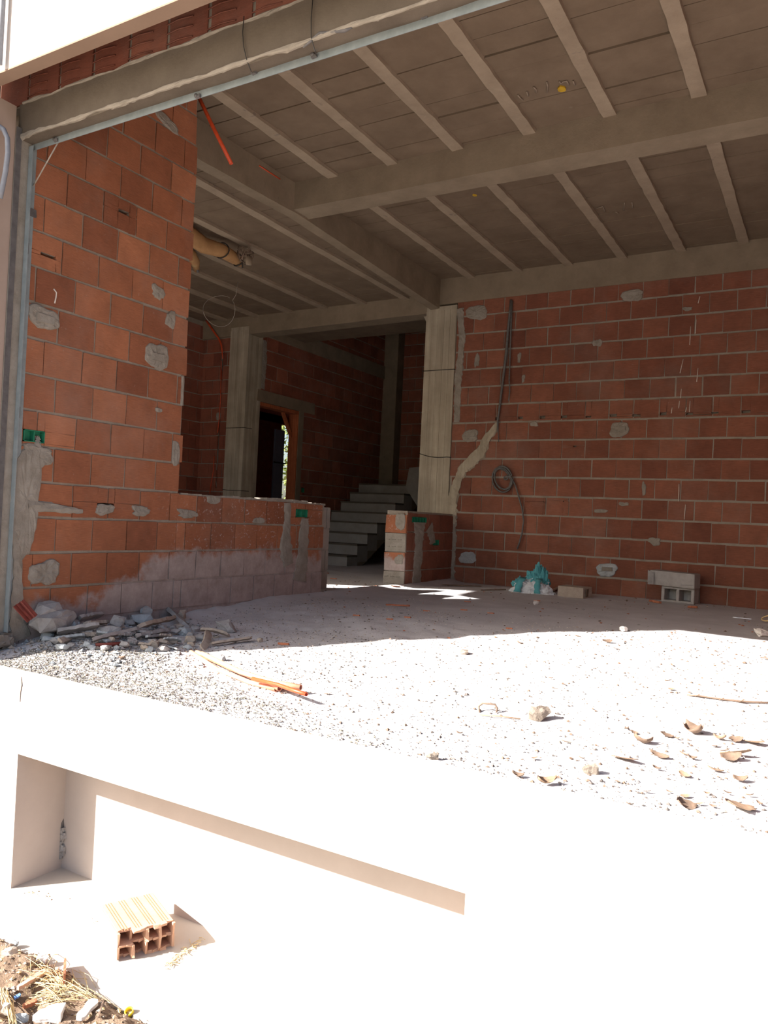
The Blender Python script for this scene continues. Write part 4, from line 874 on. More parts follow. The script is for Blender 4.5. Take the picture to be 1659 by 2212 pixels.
mb.tube([V((c.x + 0.055 * math.cos(a), c.y + 0.05 * math.sin(a), c.z + 0.02 * math.sin(a * 1.0 + 0.6) - 0.02)) for a in [i * 6.283 / 20 for i in range(21)]], 0.006, 7); tag(mb.build('hose_loop', 'straw'), 'loop of pale yellow hose by the frame edge near the red wall', 'hose')

def leaf_mesh(name, seed, ln, wd, curl, mat):
    rng = random.Random(seed); n = 8; vs = []
    for i in range(n + 1):
        t = i / n; w = wd * (math.sin(math.pi * (0.08 + 0.88 * t)) ** 0.8) * (1 + rng.uniform(-0.18, 0.18))
        for q in (-1, -0.5, 0, 0.5, 1):
            vs.append((ln * (t - 0.5), w * q, curl * (abs(q) ** 1.6) * wd * 1.3 + curl * 0.9 * ln * (t - 0.5) ** 2 * 2 + rng.uniform(-0.0015, 0.0015)))
    mb = MB(); mb.add(vs, [(i * 5 + k, i * 5 + k + 1, i * 5 + 6 + k, i * 5 + 5 + k) for i in range(n) for k in range(4)], 0, 0.5, True)
    mb.tube([V((-ln * 0.5, 0, curl * 0.45 * ln)), V((-ln * 0.72, 0.004, curl * 0.45 * ln - 0.004))], 0.0012, 4)
    o = mb.build(name, mat); o.modifiers.new('s', 'SOLIDIFY').thickness = 0.0008
    return o
protos = []
leafpx = [(1388, 1606, 40, 20, 1.0), (1350, 1641, 56, 8, 0.4), (1500, 1585, 48, 60, 1.1), (1556, 1598, 26, 30, 1.0), (1590, 1600, 30, 10, 0.7), (1630, 1606, 44, 4, 0.5), (1424, 1636, 40, 20, 0.6), (1590, 1630, 64, 10, 0.5), (1580, 1641, 44, -10, 0.6),
          (1545, 1666, 34, 12, 0.4), (1418, 1662, 20, 60, 1.0), (1478, 1676, 26, 40, 1.0), (1600, 1688, 30, 30, 1.0), (1476, 1630, 20, 80, 0.9), (1494, 1640, 20, 40, 0.9), (1180, 1694, 44, 0, 1.0), (1480, 1742, 48, 4, 0.8), (1598, 1746, 70, 8, 0.6), (1118, 1678, 26, 10, 0.8),
          (1480, 1722, 22, 10, 0.8), (1354, 1576, 12, 60, 1.0), (1462, 1597, 12, 70, 0.8), (1440, 1590, 30, 5, 0.5), (1545, 1613, 18, 10, 0.5), (1566, 1624, 20, 8, 0.5), (1648, 1655, 12, 70, 0.7), (1370, 1585, 16, 30, 0.6), (1220, 1604, 16, 0, 0.4), (1330, 1402, 14, 5, 0.5), (1248, 1376, 14, 12, 0.8),
          (1312, 1387, 22, 2, 0.4), (1378, 1383, 12, 8, 0.5), (1123, 1391, 14, 10, 0.6), (1190, 1466, 10, 0, 0.5), (1443, 1472, 14, 10, 0.5), (1450, 1490, 14, 20, 0.7), (1452, 1438, 10, 80, 0.7), (1655, 1424, 18, 5, 0.6), (992, 1586, 14, 20, 0.8), (1620, 1720, 16, 10, 0.6), (1398, 1712, 16, 20, 0.6), (1445, 1712, 14, 40, 0.7), (1360, 1740, 12, 10, 0.7), (1512, 1738, 16, 12, 0.7), (1540, 1744, 14, 30, 0.6), (1526, 1716, 14, 6, 0.6), (1570, 1714, 16, 10, 0.6), (1204, 1570, 10, 10, 0.6), (1155, 1640, 10, 20, 0.6), (1060, 1640, 10, 10, 0.6), (1640, 1738, 14, 70, 0.8), (600, 1520, 12, 30, 0.5), (262, 1424, 22, 30, 1.0), (708, 1500, 18, 10, 0.6), (1256, 1640, 12, 40, 0.7), (1334, 1690, 12, 20, 0.6)]
big = ['curled brown leaf nearest the rock on the bright gravel', 'long flat dry leaf with its stalk beside the grassy clod', 'upright curled leaf with a curving stalk among the litter']
for i, (u, v, w, ang, curl) in enumerate(leafpx):
    p = floor_at(u, v, 0.004); k = (p - CP).dot(CF) / FPX; ln = max(0.022, w * k * 1.0)
    if i < 6:
        o = leaf_mesh('dry_leaf', 300 + i, 0.1, 0.028, curl, 'leaf' if i % 2 else 'leafdark'); protos.append(o)
    else:
        o = protos[i % 6].copy(); COL.objects.link(o)
    rg = random.Random(900 + i); f = ln / 0.1
    o.scale = (f, f * rg.uniform(0.7, 1.3), f * curl * 0.55); o.location = (p.x, p.y, p.z + 0.003)
    o.rotation_euler = (rg.uniform(-0.5, 0.5), rg.uniform(-0.3, 0.3), math.radians(30 - ang * 0.8 + rg.uniform(-15, 15)))
    tag(o, big[i] if i < 3 else 'small curled dry leaf lying on the sunlit gravel', 'leaf', 'dry leaves on the gravel')

# ---------------------------------------------------- green junction boxes
def jbox(origin, U, N, u0, u1, z0, z1, cells, label, depth=0.035):
    O = V(origin); c = O + U * ((u0 + u1) / 2) + Z_ * z0
    root = empty('junction_box', c, label, 'junction box', 'green junction boxes')
    P = lambda u, z, d: O + U * u + Z_ * z + N * d
    def bx(u0, u1, z0, z1, d0, d1): mb.hexa([P(u, z, d) for u in (u0, u1) for z in (z0, z1) for d in (d0, d1)])
    t = 0.004
    mb = MB(); bx(u0, u1, z0, z0 + t, -depth, 0.003); bx(u0, u1, z1 - t, z1, -depth, 0.003); bx(u0, u0 + t, z0, z1, -depth, 0.003); bx(u1 - t, u1, z0, z1, -depth, 0.003); recalc(child(mb, 'casing', 'green', root))
    mb = MB(); bx(u0, u1, z0, z1, -depth - 0.003, -depth); recalc(child(mb, 'back_plate', 'green', root))
    for k in range(1, cells):
        u = u0 + (u1 - u0) * k / cells; mb = MB(); bx(u - 0.003, u + 0.003, z0, z1, -depth, 0.0); recalc(child(mb, 'divider', 'green', root))
    return root
jb = jbox((0, 0, 0), Y_, X_, 2.655, 2.785, 1.047, 1.113, 2, 'green plastic junction box sunk into the tall wall beside the steel post')
mb = MB()
for k in range(7): mb.obox((-0.02 + R0.uniform(-0.008, 0.008), 2.745 + R0.uniform(-0.012, 0.012), 1.062 + R0.uniform(0, 0.02)), X_ * 0.008, Y_ * 0.01, Z_ * 0.008, j=0.006)
recalc(child(mb, 'mortar_crumb', 'patch', jb))
jbox((0, 0, 0), Y_, X_, 5.175, 5.335, 0.697, 0.763, 2, 'green junction box set near the end of the low parapet')
jbox((0, 0, 0), Y_, X_, 7.225, 7.555, 0.697, 0.755, 5, 'wide green junction box row near the top of the brick pier')
jbox((0, 0, 0), Y_, X_, 7.74, 7.885, 0.452, 0.511, 2, 'small green junction box lower down on the brick pier')
jbox((HX, 0, 0), Y_, X_, 9.665, 9.735, 1.075, 1.145, 1, 'dim green junction box in the stair hall wall')

# ---------------------------------------------------- cables on the back wall
def wallpt(u, v, d=0.02): return on_y(u, v, D - d)
mb = MB(); mb.tube([wallpt(u, v, 0.02) for u, v in ((1104, 648), (1101, 680), (1097, 720), (1094, 760), (1089, 800), (1084, 840), (1079, 880), (1075, 908), (1076, 935), (1077, 955))], [0.014, 0.015, 0.016, 0.018, 0.016, 0.015, 0.014, 0.013, 0.006, 0.005], 8)
tag(mb.build('cable_bundle', 'cable'), 'dark bundle of cables running down the red wall into the mortar chase', 'cable')
mb = MB(); mb.tube([wallpt(u, v, 0.022) for u, v in ((1106, 650), (1104, 700), (1102, 760), (1100, 820), (1101, 845), (1098, 866))], [0.011, 0.011, 0.010, 0.009, 0.008, 0.004], 8)
tag(mb.build('cable', 'cable'), 'shorter grey cable hanging free beside the dark bundle', 'cable')
pts = []; rg = random.Random(6)
for turn in range(4):
    for i in range(16):
        a = i / 16 * 6.283; r = 1 + 0.10 * math.sin(turn * 2.1) ; p = wallpt(1083 + 19.5 * r * math.cos(a) + turn * 1.5, 1038 + 25 * r * math.sin(a) - 2 * turn + 4 * math.cos(a), 0.02 + 0.008 * turn); pts.append(p)
pts += [wallpt(u, v, 0.03) for u, v in ((1098, 1030), (1095, 1036), (1090, 1036), (1089, 1031), (1095, 1028), (1105, 1032), (1114, 1050), (1121, 1075), (1128, 1100), (1131, 1125), (1128, 1150), (1122, 1172), (1117, 1186))]
root = empty('hose', wallpt(1085, 1010, 0.02), 'coiled grey hose hung on the red wall with its tail dangling', 'hose')
mb = MB(); mb.tube(pts, 0.0095, 8); child(mb, 'coil', 'cable', root)
mb = MB(); a = wallpt(1086, 1013, 0.0); mb.tube([a, a - Y_ * 0.05 + Z_ * 0.01], 0.007, 7); child(mb, 'peg', 'rust', root)

# ---------------------------------------------------- side room ceiling items
p0, p1, p2, p3, p4 = on_z(405, 505, 3.36), on_z(440, 530, 3.33), on_z(480, 542, 3.31), on_z(505, 557, 3.30), on_z(522, 568, 3.28)
root = empty('duct', p2, 'drooping pipe wrapped in tan insulation, strapped under the side room ceiling', 'pipe')
pre = on_z(360, 490, 3.37)
mb = MB(); mb.tube([pre, p0, p1, p2, p3, p4], [0.085, 0.085, 0.08, 0.068, 0.06, 0.045], 12); child(mb, 'insulation', 'foam', root)
for q, r in ((p2, 0.078), (p4.lerp(p3, 0.5), 0.062)):
    mb = MB(); d = (p3 - p2).normalized(); a = d.orthogonal().normalized(); b = d.cross(a)
    mb.tube([q + (a * math.cos(t) + b * math.sin(t)) * r + d * 0.012 * math.sin(t * 2) for t in [i * 6.283 / 16 for i in range(17)]], 0.006, 6); child(mb, 'strap', 'wire', root)
mb = MB(); rg = random.Random(12); e = on_z(530, 548, 3.33)
for k in range(26):
    a = V((rg.gauss(0, 1), rg.gauss(0, 1), rg.gauss(0, 1))).normalized() * rg.uniform(0.04, 0.085); b = a.cross(V((rg.gauss(0, 1), rg.gauss(0, 1), rg.gauss(0, 1)))).normalized() * 0.05
    mb.tube([e + a - b, e + a * 1.15, e + a + b], 0.004, 5)
child(mb, 'wire_tangle', 'twig', root)
mb = MB(); q = on_z(538, 560, 3.27); mb.tube([p4, q, q - Z_ * 0.06], [0.03, 0.035, 0.03], 10); child(mb, 'pipe_end', 'joist', root)
mb = MB(); q = on_z(523, 562, 3.27); mb.tube([q, q - Z_ * 0.08 + V((0.01, 0, 0))], 0.007, 6); child(mb, 'strap_tail', 'wire', root)
root = empty('pipe_stub', on_z(424, 560, 3.36), 'second wrapped pipe end hanging down past the tall brick wall', 'pipe')
mb = MB(); mb.tube([on_z(395, 540, 3.40), on_z(412, 550, 3.38), on_z(422, 566, 3.34), on_z(425, 584, 3.30)], [0.06, 0.06, 0.05, 0.03], 10); child(mb, 'insulation', 'foam', root)
mb = MB(); mb.tube([on_z(424, 575, 3.32), on_z(428, 588, 3.27)], 0.015, 8); child(mb, 'pipe_end', 'rust', root)
mb = MB(); c = on_z(475, 670, 3.12); U_ = CR; pts = [c + CR * 0.19 * math.cos(t) + CU * (0.186 * math.sin(t)) for t in [0.9 + i * 6.0 / 40 for i in range(41)]]; pts = [p + CF * 0.05 * math.sin(i * 0.3) for i, p in enumerate(pts)]
pts.append(pts[-1] + V((0.05, 0, 0.06))); pts.append(V((pts[-1].x + 0.02, pts[-1].y, 3.45)))
mb.tube(pts, 0.0032, 6); tag(mb.build('wire_ring', 'thinwire'), 'large ring of thin wire dangling from the side room ceiling', 'wire')
mb = MB(); P_ = [(444, 690), (452, 702), (463, 718), (473, 732), (478, 745), (480, 760), (481, 775)]
mb.tube([on_y(u, v, 8.24) for u, v in P_], [0.014, 0.014, 0.014, 0.013, 0.012, 0.009, 0.006], 8); tag(mb.build('conduit', 'orange'), 'red conduit bending out of the side room ceiling down the narrow wall', 'conduit')
mb = MB(); mb.tube([on_y(u, v, 8.285) for u, v in ((478, 780), (477, 850), (474, 900), (470, 935))], 0.006, 6); mb.tube([on_y(u, v, 8.285) for u, v in ((463, 985), (461, 1015), (456, 1045), (453, 1066))], 0.006, 6); mb.build('cable_strand', 'orange', rb)
# red conduit poking from the hall ceiling
a = on_z(424, 198, 3.62); b = on_x(500, 354, a.x + 0.22)
mb = MB(); mb.tube([a + (a - b) * 0.1, a.lerp(b, 0.5) - Z_ * 0.006, b], 0.0135, 10, hollow=0.002); tag(mb.build('conduit', 'orange'), 'straight bright red conduit poking down from the ceiling behind the lintel', 'conduit')
mb = MB(); mb.tube([on_x(u, v, -0.316) for u, v in ((560, 358), (580, 371), (605, 387))], 0.006, 5); mb.build('tape_strip', 'orange', bpy.data.objects['beam'])

# ---------------------------------------------------- concrete blocks by the back wall
def conc_block(name, c, ux, uy, uz, label, hollow=True):
    """ux,uy,uz: full-size axis vectors; cavities run along uy"""
    root = empty(name, c, label, 'concrete block', 'concrete blocks by the red wall'); mb = MB(); t = 0.12
    ax, ay, az = ux, uy, uz
    P = lambda a, b, d: V(c) + ax * a + ay * b + az * d
    def bx(a0, a1, b0, b1, d0, d1, mb): mb.hexa([P(a, b, d) + V((R0.uniform(-1, 1), R0.uniform(-1, 1), R0.uniform(-1, 1))) * 0.0015 for a in (a0, a1) for b in (b0, b1) for d in (d0, d1)])
    if hollow:
        bx(-.5, .5, -.5, .5, 0, .15, mb); bx(-.5, .5, -.5, .5, .85, 1, mb)
        for a0, a1 in ((-.5, -.40), (-.05, .05), (.40, .5)): bx(a0, a1, -.5, .5, .12, .88, mb)
        o = recalc(child(mb, 'shell', 'block', root)); m = o.modifiers.new('b', 'BEVEL'); m.width = 0.008; m.segments = 2
        mb = MB(); bx(-.42, .42, .46, .5, .1, .9, mb); recalc(child(mb, 'web', 'block', root))
    else:
        bx(-.5, .5, -.5, .5, 0, 1, mb); o = recalc(child(mb, 'shell', 'block', root)); m = o.modifiers.new('b', 'BEVEL'); m.width = 0.008; m.segments = 2
    return root
ux = V((0.97, -0.10, 0.0)).normalized(); uy = V((0.12, 0.99, 0)).normalized()
zb_ = terrain(2.57, 8.1)
conc_block('concrete_block', (2.575, 8.10, zb_), ux * 0.315, uy * 0.17, Z_ * 0.155, 'hollow concrete block standing on the floor, open cells facing out')
top = conc_block('concrete_block', (2.525, 8.08, zb_ + 0.158), (ux + Z_ * -0.03) * 0.43, uy * 0.20, (Z_ - Y_ * 0.12) * 0.145, 'solid looking concrete block laid across the hollow one', False)
mb = MB(); q = V((2.665, 7.975, zb_ + 0.215)); mb.obox(q, X_ * 0.055, Y_ * 0.012, Z_ * 0.035, j=0.014); recalc(child(mb, 'mortar_smear', 'stone', top))
mb = MB(); q = V((2.318, 7.99, zb_ + 0.235)); mb.obox(q, X_ * 0.022, Y_ * 0.02, Z_ * 0.06, j=0.014); recalc(child(mb, 'mortar_lump', 'stone', top))
px_slab('brick_shard', (1404, 1300), (1426, 1304), 9, 'terracotta', 'red brick shard on the floor at the wall side of the hollow block', 'shard', 401, None, 0.0, 0.0, 0.02, 0.2)
px_slab('brick_shard', (1487, 1313), (1507, 1314), 8, 'terracotta', 'red brick shard in front of the open end of the hollow block', 'shard', 402, None, 0.0, 0.0, 0.018, 0.2)
# hollow brick lying on its side and a plank near the bag
root = empty('clay_brick', floor_at(1235, 1288), 'dusty hollow clay brick lying by the red wall beside the torn bag', 'brick')
c = floor_at(1236, 1291); mb = MB(); mb.obox((c.x, c.y + 0.08, c.z + 0.055), V((0.135, -0.02, 0)), V((0.02, 0.09, 0)), Z_ * 0.055, j=0.004); recalc(child(mb, 'shell', 'stone_tan', root))
mb = MB()
for k in range(3): mb.obox((c.x + 0.137, c.y + 0.02 + 0.055 * k, c.z + 0.055), V((0.003, 0, 0)), Y_ * 0.02, Z_ * 0.038)
child(mb, 'cell_shade', 'leafdark', root)  # dark plates stand in for the shade inside the open cells
px_slab('board_scrap', (1182, 1284), (1214, 1266), 15, 'stone_tan', 'small brown board scrap leaning between the torn bag and the brick', 'board', 404, None, 0.0, 0.03, 0.015, 0.5)
px_slab('wood_strip', (1040, 1276), (1090, 1275), 5, 'leafdark', 'thin wood strip on the floor along the foot of the red wall', 'strip', 405, None, 0.0, 0.0, 0.012, 0.1)
px_slab('wood_strip', (955, 1264), (1040, 1268), 6, 'leafdark', 'wood strip lying in the corner between pier and red wall', 'strip', 406, None, 0.0, 0.0, 0.012, 0.1)
px_slab('tile_shard', (834, 1308), (884, 1310), 7, 'terracotta', 'flat red tile shard on the shaded floor in front of the sun patch', 'shard', 407, None, 0.0, 0.0, 0.012, 0.1)
px_slab('tile_shard', (600, 1392), (0 + 624, 1394), 6, 'terracotta', 'small reddish chip on the shaded floor by the rubble heap', 'shard', 408, None, 0.0, 0.0, 0.012, 0.1)
G_S = 'red shards on the shaded floor'
for i, (u, v) in enumerate([(842, 1338), (880, 1334), (1060, 1325), (921, 1320), (1100, 1358), (1002, 1318), (1160, 1298), (855, 1267), (703, 1238), (720, 1250), (1010, 1300), (770, 1330)]):
    px_slab('brick_chip', (u - 7, v), (u + 7, v + 1), 5, 'terracotta', 'tiny red brick chip on the shaded floor', 'chip', 420 + i, G_S, 0.0, 0.0, 0.008, 0.1)
px_chunk('paper_scrap', 1150, 1297, 1164, 1308, 'stone_white', 'crumpled pale paper scrap on the floor in front of the bag', 'paper', 440)
px_slab('plastic_strip', (1584, 1334), (1622, 1338), 5, 'sheet', 'pale strip lying flat on the shaded floor before the red wall', 'strip', 441, None, 0.0, 0.0, 0.006, 0.1)
px_chunk('stone', 694, 1230, 706, 1238, 'stone_white', 'sunlit pale fragment at the foot of the parapet end', 'stone', 442)

# ---------------------------------------------------- torn cement bag
c = floor_at(1142, 1282)
root = empty('cement_bag', c, 'torn teal cement bag slumped open over spilled white powder by the red wall', 'bag')
def lump(cx, cy, rx, ry, h, seed, crinkle, fr_, n=40, m=16):
    vs = []; rngs = random.Random(seed)
    for i in range(m + 1):
        ph = (i / m) * math.pi * 0.5
        for k in range(n):
            th = 2 * math.pi * k / n; d = V((math.cos(th) * math.cos(ph), math.sin(th) * math.cos(ph), math.sin(ph)))
            w = 1 + crinkle * (abs(noise.noise(d * fr_ + V((seed, 0, 0)))) * 2 - 0.5) + crinkle * 0.5 * noise.noise(d * fr_ * 2.7 + V((0, seed, 0)))
            vs.append((cx + d.x * rx * w, cy + d.y * ry * w, c.z - 0.01 + d.z * h * w))
    return vs, [(i * n + k, i * n + (k + 1) % n, (i + 1) * n + (k + 1) % n, (i + 1) * n + k) for i in range(m) for k in range(n)]
mb = MB(); vs, fs = lump(c.x - 0.01, c.y + 0.12, 0.21, 0.15, 0.15, 3, 0.25, 2.5); mb.add(vs, fs, 0, 0.5, False)
vs, fs = lump(c.x + 0.10, c.y + 0.07, 0.14, 0.10, 0.10, 5, 0.25, 2.5); mb.add(vs, fs); vs, fs = lump(c.x - 0.20, c.y + 0.10, 0.06, 0.06, 0.04, 8, 0.3, 2.5, 20, 6); mb.add(vs, fs)
recalc(child(mb, 'powder_heap', 'powder', root))
mb = MB(); vs, fs = lump(c.x + 0.03, c.y + 0.17, 0.135, 0.10, 0.27, 11, 0.26, 3.4, 64, 30)
keep = [f for f in fs if sum(vs[i][2] for i in f) / 4 > c.z + 0.10 + 0.05 * noise.noise(V((vs[f[0]][0] * 14, vs[f[0]][1] * 14, 0)))]; mb.add(vs, keep)
vs, fs = lump(c.x - 0.12, c.y + 0.14, 0.13, 0.09, 0.15, 14, 0.28, 3.2, 56, 20)
keep = [f for f in fs if sum(vs[i][2] for i in f) / 4 > c.z + 0.055 + 0.03 * noise.noise(V((vs[f[0]][0] * 17, 3, 0)))]; mb.add(vs, keep)
o = recalc(child(mb, 'paper_sack', 'teal', root)); o.modifiers.new('s', 'SOLIDIFY').thickness = 0.004
for i, (dx, w) in enumerate(((-0.09, 0.035), (0.085, 0.03))):
    mb = MB(); pp = []
    for k in range(8):
        t = k / 7; y = c.y + 0.02 - 0.05 * t + 0.0; z = c.z + 0.145 * (1 - t) + 0.01
        yy = c.y + 0.12 - 0.155 * math.sqrt(max(0, 1 - ((z - c.z) / 0.16) ** 2)) - 0.012
        for q in (-1, 0, 1): pp.append((c.x + dx + w * q * (1 + 0.2 * math.sin(k * 2 + i)) - 0.02 * t * (1 if i == 0 else -1), yy + 0.004 * abs(q), z))
    mb.add(pp, [(k * 3 + q, k * 3 + q + 1, k * 3 + 4 + q, k * 3 + 3 + q) for k in range(7) for q in range(2)], 0, 0.5, True); o = child(mb, 'torn_flap', 'teal', root); o.modifiers.new('s', 'SOLIDIFY').thickness = 0.004

# ---------------------------------------------------- hollow brick in the recess
fb, fa = on_z(377, 2048, ZG), on_z(255, 2083, ZG)
e1 = (fb - fa); W_ = e1.length; e1.normalize(); e2 = V((-e1.y, e1.x, 0)); e2 = e2 if e2.x < 0 else -e2
Wd, Ht, Ln = W_, 0.088, 0.235
root = empty('hollow_brick', fa.lerp(fb, 0.5), 'broken eight-hole clay brick lying in the sunlit recess of the retaining wall', 'brick')
Pk = lambda a, b, d: fa + e1 * a + e2 * b + Z_ * d
mb = MB(); t = 0.0085; rg = random.Random(21)
def bxk(a0, a1, b0, b1, d0, d1, front=True):
    ps = []
    for a in (a0, a1):
        for b in (b0, b1):
            for d in (d0, d1):
                jit = rg.uniform(0.0, 0.012) if b == b0 and front else 0
                ps.append(Pk(a, b + jit, d))
    mb.hexa(ps)
cw = (Wd - 5 * t) / 4; chh = (Ht - 3 * t) / 2
nseg = 6
for ci in range(5):
    a0 = ci * (cw + t)
    for ri in range(2):
        miss = 0.03 if (ci, ri) == (1, 1) else (0.012 if ci == 0 else 0.0)
        bxk(a0, a0 + t, miss, Ln, t + ri * (chh + t) - t * 0.5, t + ri * (chh + t) + chh + t * 0.5)
for ri in range(3):
    d0 = ri * (chh + t)
    for ci in range(4):
        a0 = ci * (cw + t) + t * 0.5
        for s_ in range(2):
            miss = rg.uniform(0, 0.012) + (0.022 if (ci, ri) in ((0, 2),) else 0) + (0.02 if (ci, ri) in ((1, 0), (0, 0)) else 0) + (0.015 if (ci, ri) == (1, 1) else 0)
            bxk(a0 + s_ * (cw + t) / 2, a0 + (s_ + 1) * (cw + t) / 2, miss, Ln - rg.uniform(0, 0.01), d0, d0 + t)
recalc(child(mb, 'shell', 'hollow', root))
mb = MB()
for g in range(4):
    for q in range(3):
        a = g * (cw + t) + t + cw * (0.25 + 0.25 * q)
        mb.hexa([Pk(a + x, b, Ht + d) for x in (-0.0012, 0.0012) for b in (0.02 + rg.uniform(0, 0.01), Ln - 0.01) for d in (-0.0005, 0.0006)])
recalc(child(mb, 'groove', 'terracotta', root))
mb = MB(); mb.hexa([Pk(a, b, d) for a in (t, Wd - t) for b in (Ln - 0.012, Ln - 0.006) for d in (t, Ht - t)]); recalc(child(mb, 'far_end', 'hollow', root))
# straw tuft next to it
mb = MB(); rg = random.Random(31)
for k in range(46):
    t_ = rg.random(); u = 352 + (438 - 352) * t_ + rg.gauss(0, 3); v = 2092 + (2030 - 2092) * t_ ** 0.8 + rg.gauss(0, 4)
    a = on_z(u, v, ZG + 0.002); ang = math.radians(35) + rg.gauss(0, 0.6); l = rg.uniform(0.012, 0.035); d = V((math.cos(ang), math.sin(ang), rg.uniform(-0.1, 0.4)))
    mb.tube([a, a + d * l * 0.5 + Z_ * 0.004, a + d * l], 0.0011, 4)
tag(mb.build('straw_tuft', 'straw'), 'strip of dry straw lying on the concrete in front of the broken brick', 'straw', None, 'stuff')

# ---------------------------------------------------- litter on the soil strip
def soil_at(u, v, dz=0.0):
    z = ZG
    for _ in range(10):
        p = on_z(u, v, z + dz); z = 0.5 * z + 0.5 * soil(p.x, min(p.y, 1.64))
    return on_z(u, v, z + dz)
def soil_chunk(name, u0, v0, u1, v1, mat, label, cat, seed, rot=0.5, group=None):
    b = soil_at((u0 + u1) / 2, (v0 + v1) / 2 + 0.2 * (v1 - v0)); k = (b - CP).dot(CF) / FPX; w, h = (u1 - u0) * k / 2, (v1 - v0) * k / 2
    return tag(from_bm(name, chunk_bm(w, w * 0.75, h * 0.8, seed), mat, (b.x, b.y, b.z + h * 0.55), (0, 0, rot)), label, cat, group)
soil_chunk('stone', 66, 2170, 144, 2222, 'stone_white', 'large pale stone at the lower edge of the soil strip', 'stone', 501)
soil_chunk('stone', 0, 2046, 42, 2078, 'stone_tan', 'pinkish flat stone near the corner of the soil strip', 'stone', 502)
soil_chunk('stone', 76, 2060, 106, 2084, 'stone_white', 'white stone half shaded at the rim of the soil', 'stone', 503)
soil_chunk('stone', 18, 2030, 42, 2052, 'stone_blue', 'small bluish stone above the pinkish flat stone', 'stone', 504)
soil_chunk('stone', 0, 2160, 26, 2205, 'stone_tan', 'tan stone behind the bundle of straw stalks', 'stone', 505)
soil_chunk('stone', 252, 2160, 276, 2180, 'leafdark', 'dark clod next to the yellow ring', 'stone', 506)
soil_chunk('stone', 30, 2190, 62, 2215, 'stone_blue', 'blue-grey stone beside the large pale stone', 'stone', 507)
def soil_slab(name, a, b, wpx, mat, label, cat, seed, thick=0.01, lift=0.012):
    A, B = soil_at(*a, lift), soil_at(*b, lift); d = B - A; ln = d.length; d.normalize(); side = d.cross(Z_).normalized(); k = (A - CP).dot(CF) / FPX; w = wpx * k / 2
    mb = MB(); rg = random.Random(seed); vs = []; n = 8
    for i in range(n + 1):
        c_ = A.lerp(B, i / n); ww = w * (1 + rg.uniform(-0.15, 0.15)) * (0.7 if i in (0, n) else 1)
        for s_, dz in ((-1, 0), (-1, thick), (1, thick), (1, 0)): vs.append(c_ + side * ww * s_ + Z_ * (dz + rg.uniform(-0.001, 0.001)))
    mb.add(vs, [(i * 4 + q, i * 4 + 4 + q, i * 4 + 4 + (q + 1) % 4, i * 4 + (q + 1) % 4) for i in range(n) for q in range(4)] + [(0, 1, 2, 3), (n * 4 + 3, n * 4 + 2, n * 4 + 1, n * 4)])
    return tag(recalc(mb.build(name, mat, None, False, tuple(A.lerp(B, .5)))), label, cat)
soil_slab('tile_shard', (38, 2138), (98, 2102), 12, 'hollow', 'long reddish tile shard lying aslant on the soil', 'shard', 511)
soil_slab('broken_tile', (170, 2205), (205, 2165), 22, 'stone_white', 'pale leaf shaped tile piece at the lower rim of the soil', 'tile', 512)
soil_slab('tile_shard', (140, 2090), (138, 2125), 5, 'terracotta', 'narrow dark red shard standing near the soil edge', 'shard', 513, 0.03)
soil_slab('tile_shard', (50, 2178), (78, 2166), 12, 'terracotta', 'dull red shard beside the large pale stone', 'shard', 514)
soil_slab('plastic_scrap', (30, 2158), (44, 2150), 10, 'blue_bit', 'scrap of blue plastic between stones on the soil', 'scrap', 515, 0.004)
soil_slab('twig', (212, 2200), (224, 2160), 3, 'twig', 'short brown twig lying beside the pale tile piece', 'twig', 516, 0.005)
c = soil_at(279, 2186, 0.012); mb = MB(); n = 24; vs = []
for k in range(n):
    a = 6.2832 * k / n
    for r, z in ((0.0125, -0.008), (0.0125, 0.006), (0.0095, 0.006), (0.0095, -0.008)): vs.append((c.x + r * math.cos(a), c.y + r * math.sin(a), c.z + z))
mb.add(vs, [(k * 4 + q, ((k + 1) % n) * 4 + q, ((k + 1) % n) * 4 + (q + 1) % 4, k * 4 + (q + 1) % 4) for k in range(n) for q in range(4)], 0, 0.5, True)
o = recalc(mb.build('bottle_ring', 'yellow', None, False, tuple(c))); o.rotation_euler = (0.5, 0.2, 0); tag(o, 'small yellow plastic ring lying on the soil edge', 'ring')
# straw stalks (stuff) over the soil
mb = MB(); rg = random.Random(41)
def stalk(u0, v0, u1, v1, r=0.0008, up=0.02):
    a, b = soil_at(u0, v0, 0.008), soil_at(u1, v1, 0.008); m = a.lerp(b, 0.5) + V((rg.uniform(-0.012, 0.012), rg.uniform(-0.012, 0.012), rg.uniform(0.0, up)))
    mb.tube([a, a.lerp(m, 0.6) + Z_ * 0.003, m, m.lerp(b, 0.5), b], r, 4)
for k in range(55): stalk(60 + rg.uniform(0, 60), 2110 + rg.uniform(0, 70), 170 + rg.uniform(-60, 110), 2150 + rg.gauss(0, 16))
for k in range(40): stalk(40 + rg.uniform(0, 90), 2060 + rg.uniform(0, 60), 60 + rg.uniform(-20, 90), 2090 + rg.uniform(0, 60))
for k in range(14): stalk(8 + rg.uniform(-12, 12), 2140 + rg.uniform(-10, 10), 28 + rg.uniform(-10, 8), 2208 + rg.uniform(0, 10), 0.0014)
for k in range(40): stalk(rg.uniform(90, 170), rg.uniform(2090, 2140), rg.uniform(110, 220), rg.uniform(2120, 2160))
tag(mb.build('straw', 'straw'), 'tangle of dry straw stalks spread over the soil strip', 'straw', None, 'stuff')
mb = MB(); P_ = [(225, 2150), (230, 2118), (250, 2108), (262, 2116), (268, 2150), (285, 2165)]
mb.tube([soil_at(u, v, 0.004 + 0.03 * math.sin(i * 0.63)) for i, (u, v) in enumerate(P_)], 0.0008, 4)
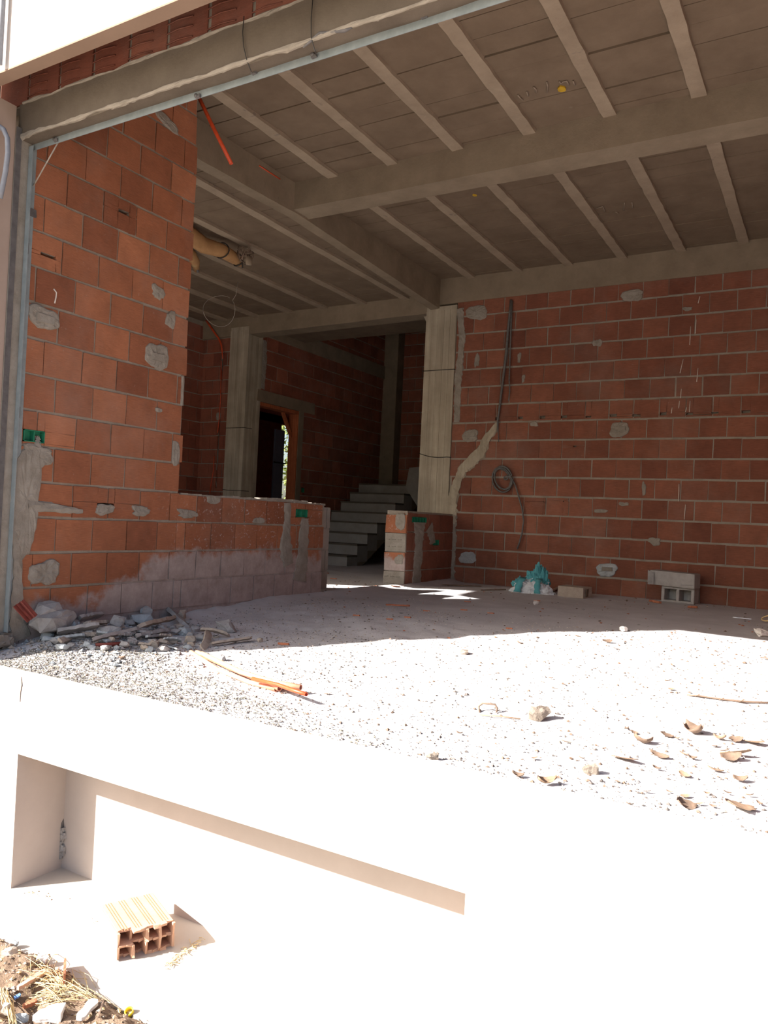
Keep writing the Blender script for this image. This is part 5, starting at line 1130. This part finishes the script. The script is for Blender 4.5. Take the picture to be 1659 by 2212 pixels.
mb.tube([soil_at(u, v, 0.01) for u, v in ((268, 2150), (282, 2130), (279, 2117))], 0.0007, 4); mb.tube([soil_at(u, v, 0.01) for u, v in ((285, 2165), (305, 2180), (318, 2205))], 0.0007, 4); mb.tube([soil_at(u, v, 0.01) for u, v in ((120, 2078), (122, 2064), (130, 2058))], 0.0008, 4)
tag(mb.build('weed', 'twig'), 'looping dry weed stalk arching over the concrete beside the yellow ring', 'stem')

# ---------------------------------------------------- light, camera, colour
az, el = math.radians(40), math.radians(31.5)
sd = V((math.sin(az) * math.cos(el), math.cos(az) * math.cos(el), -math.sin(el)))
ld = bpy.data.lights.new('sun', 'SUN'); ld.energy = 19.0; ld.angle = math.radians(0.55); ld.color = (1.0, 0.965, 0.92)
lo = bpy.data.objects.new('sun', ld); COL.objects.link(lo); lo.rotation_euler = sd.to_track_quat('-Z', 'Y').to_euler(); lo.location = (-5, -8, 8)
w = bpy.data.worlds.new('World'); sc.world = w; w.use_nodes = True; nt = w.node_tree; nt.nodes.clear()
sky = nt.nodes.new('ShaderNodeTexSky'); sky.sky_type = 'NISHITA'; sky.sun_disc = False; sky.sun_elevation = el; sky.sun_rotation = math.atan2(-sd.x, -sd.y); sky.dust_density = 3.0; sky.air_density = 1.0
bg = nt.nodes.new('ShaderNodeBackground'); bg.inputs[1].default_value = 0.30; wo = nt.nodes.new('ShaderNodeOutputWorld')
nt.links.new(sky.outputs[0], bg.inputs[0]); nt.links.new(bg.outputs[0], wo.inputs[0])
cd = bpy.data.cameras.new('camera'); cam = bpy.data.objects.new('camera', cd); COL.objects.link(cam)
cd.sensor_fit = 'HORIZONTAL'; cd.sensor_width = 36.0; cd.lens = 36.0 * FPX / 1659.0; cd.clip_start = 0.02
cam.matrix_world = Matrix(((CR.x, CU.x, -CF.x, CP.x), (CR.y, CU.y, -CF.y, CP.y), (CR.z, CU.z, -CF.z, CP.z), (0, 0, 0, 1)))
sc.camera = cam
sc.view_settings.view_transform = 'Standard'; sc.view_settings.look = 'None'; sc.view_settings.gamma = 1.0; sc.view_settings.use_curve_mapping = False
sc.view_settings.exposure = -0.10
sc.cycles.diffuse_bounces = 8; sc.cycles.max_bounces = 12
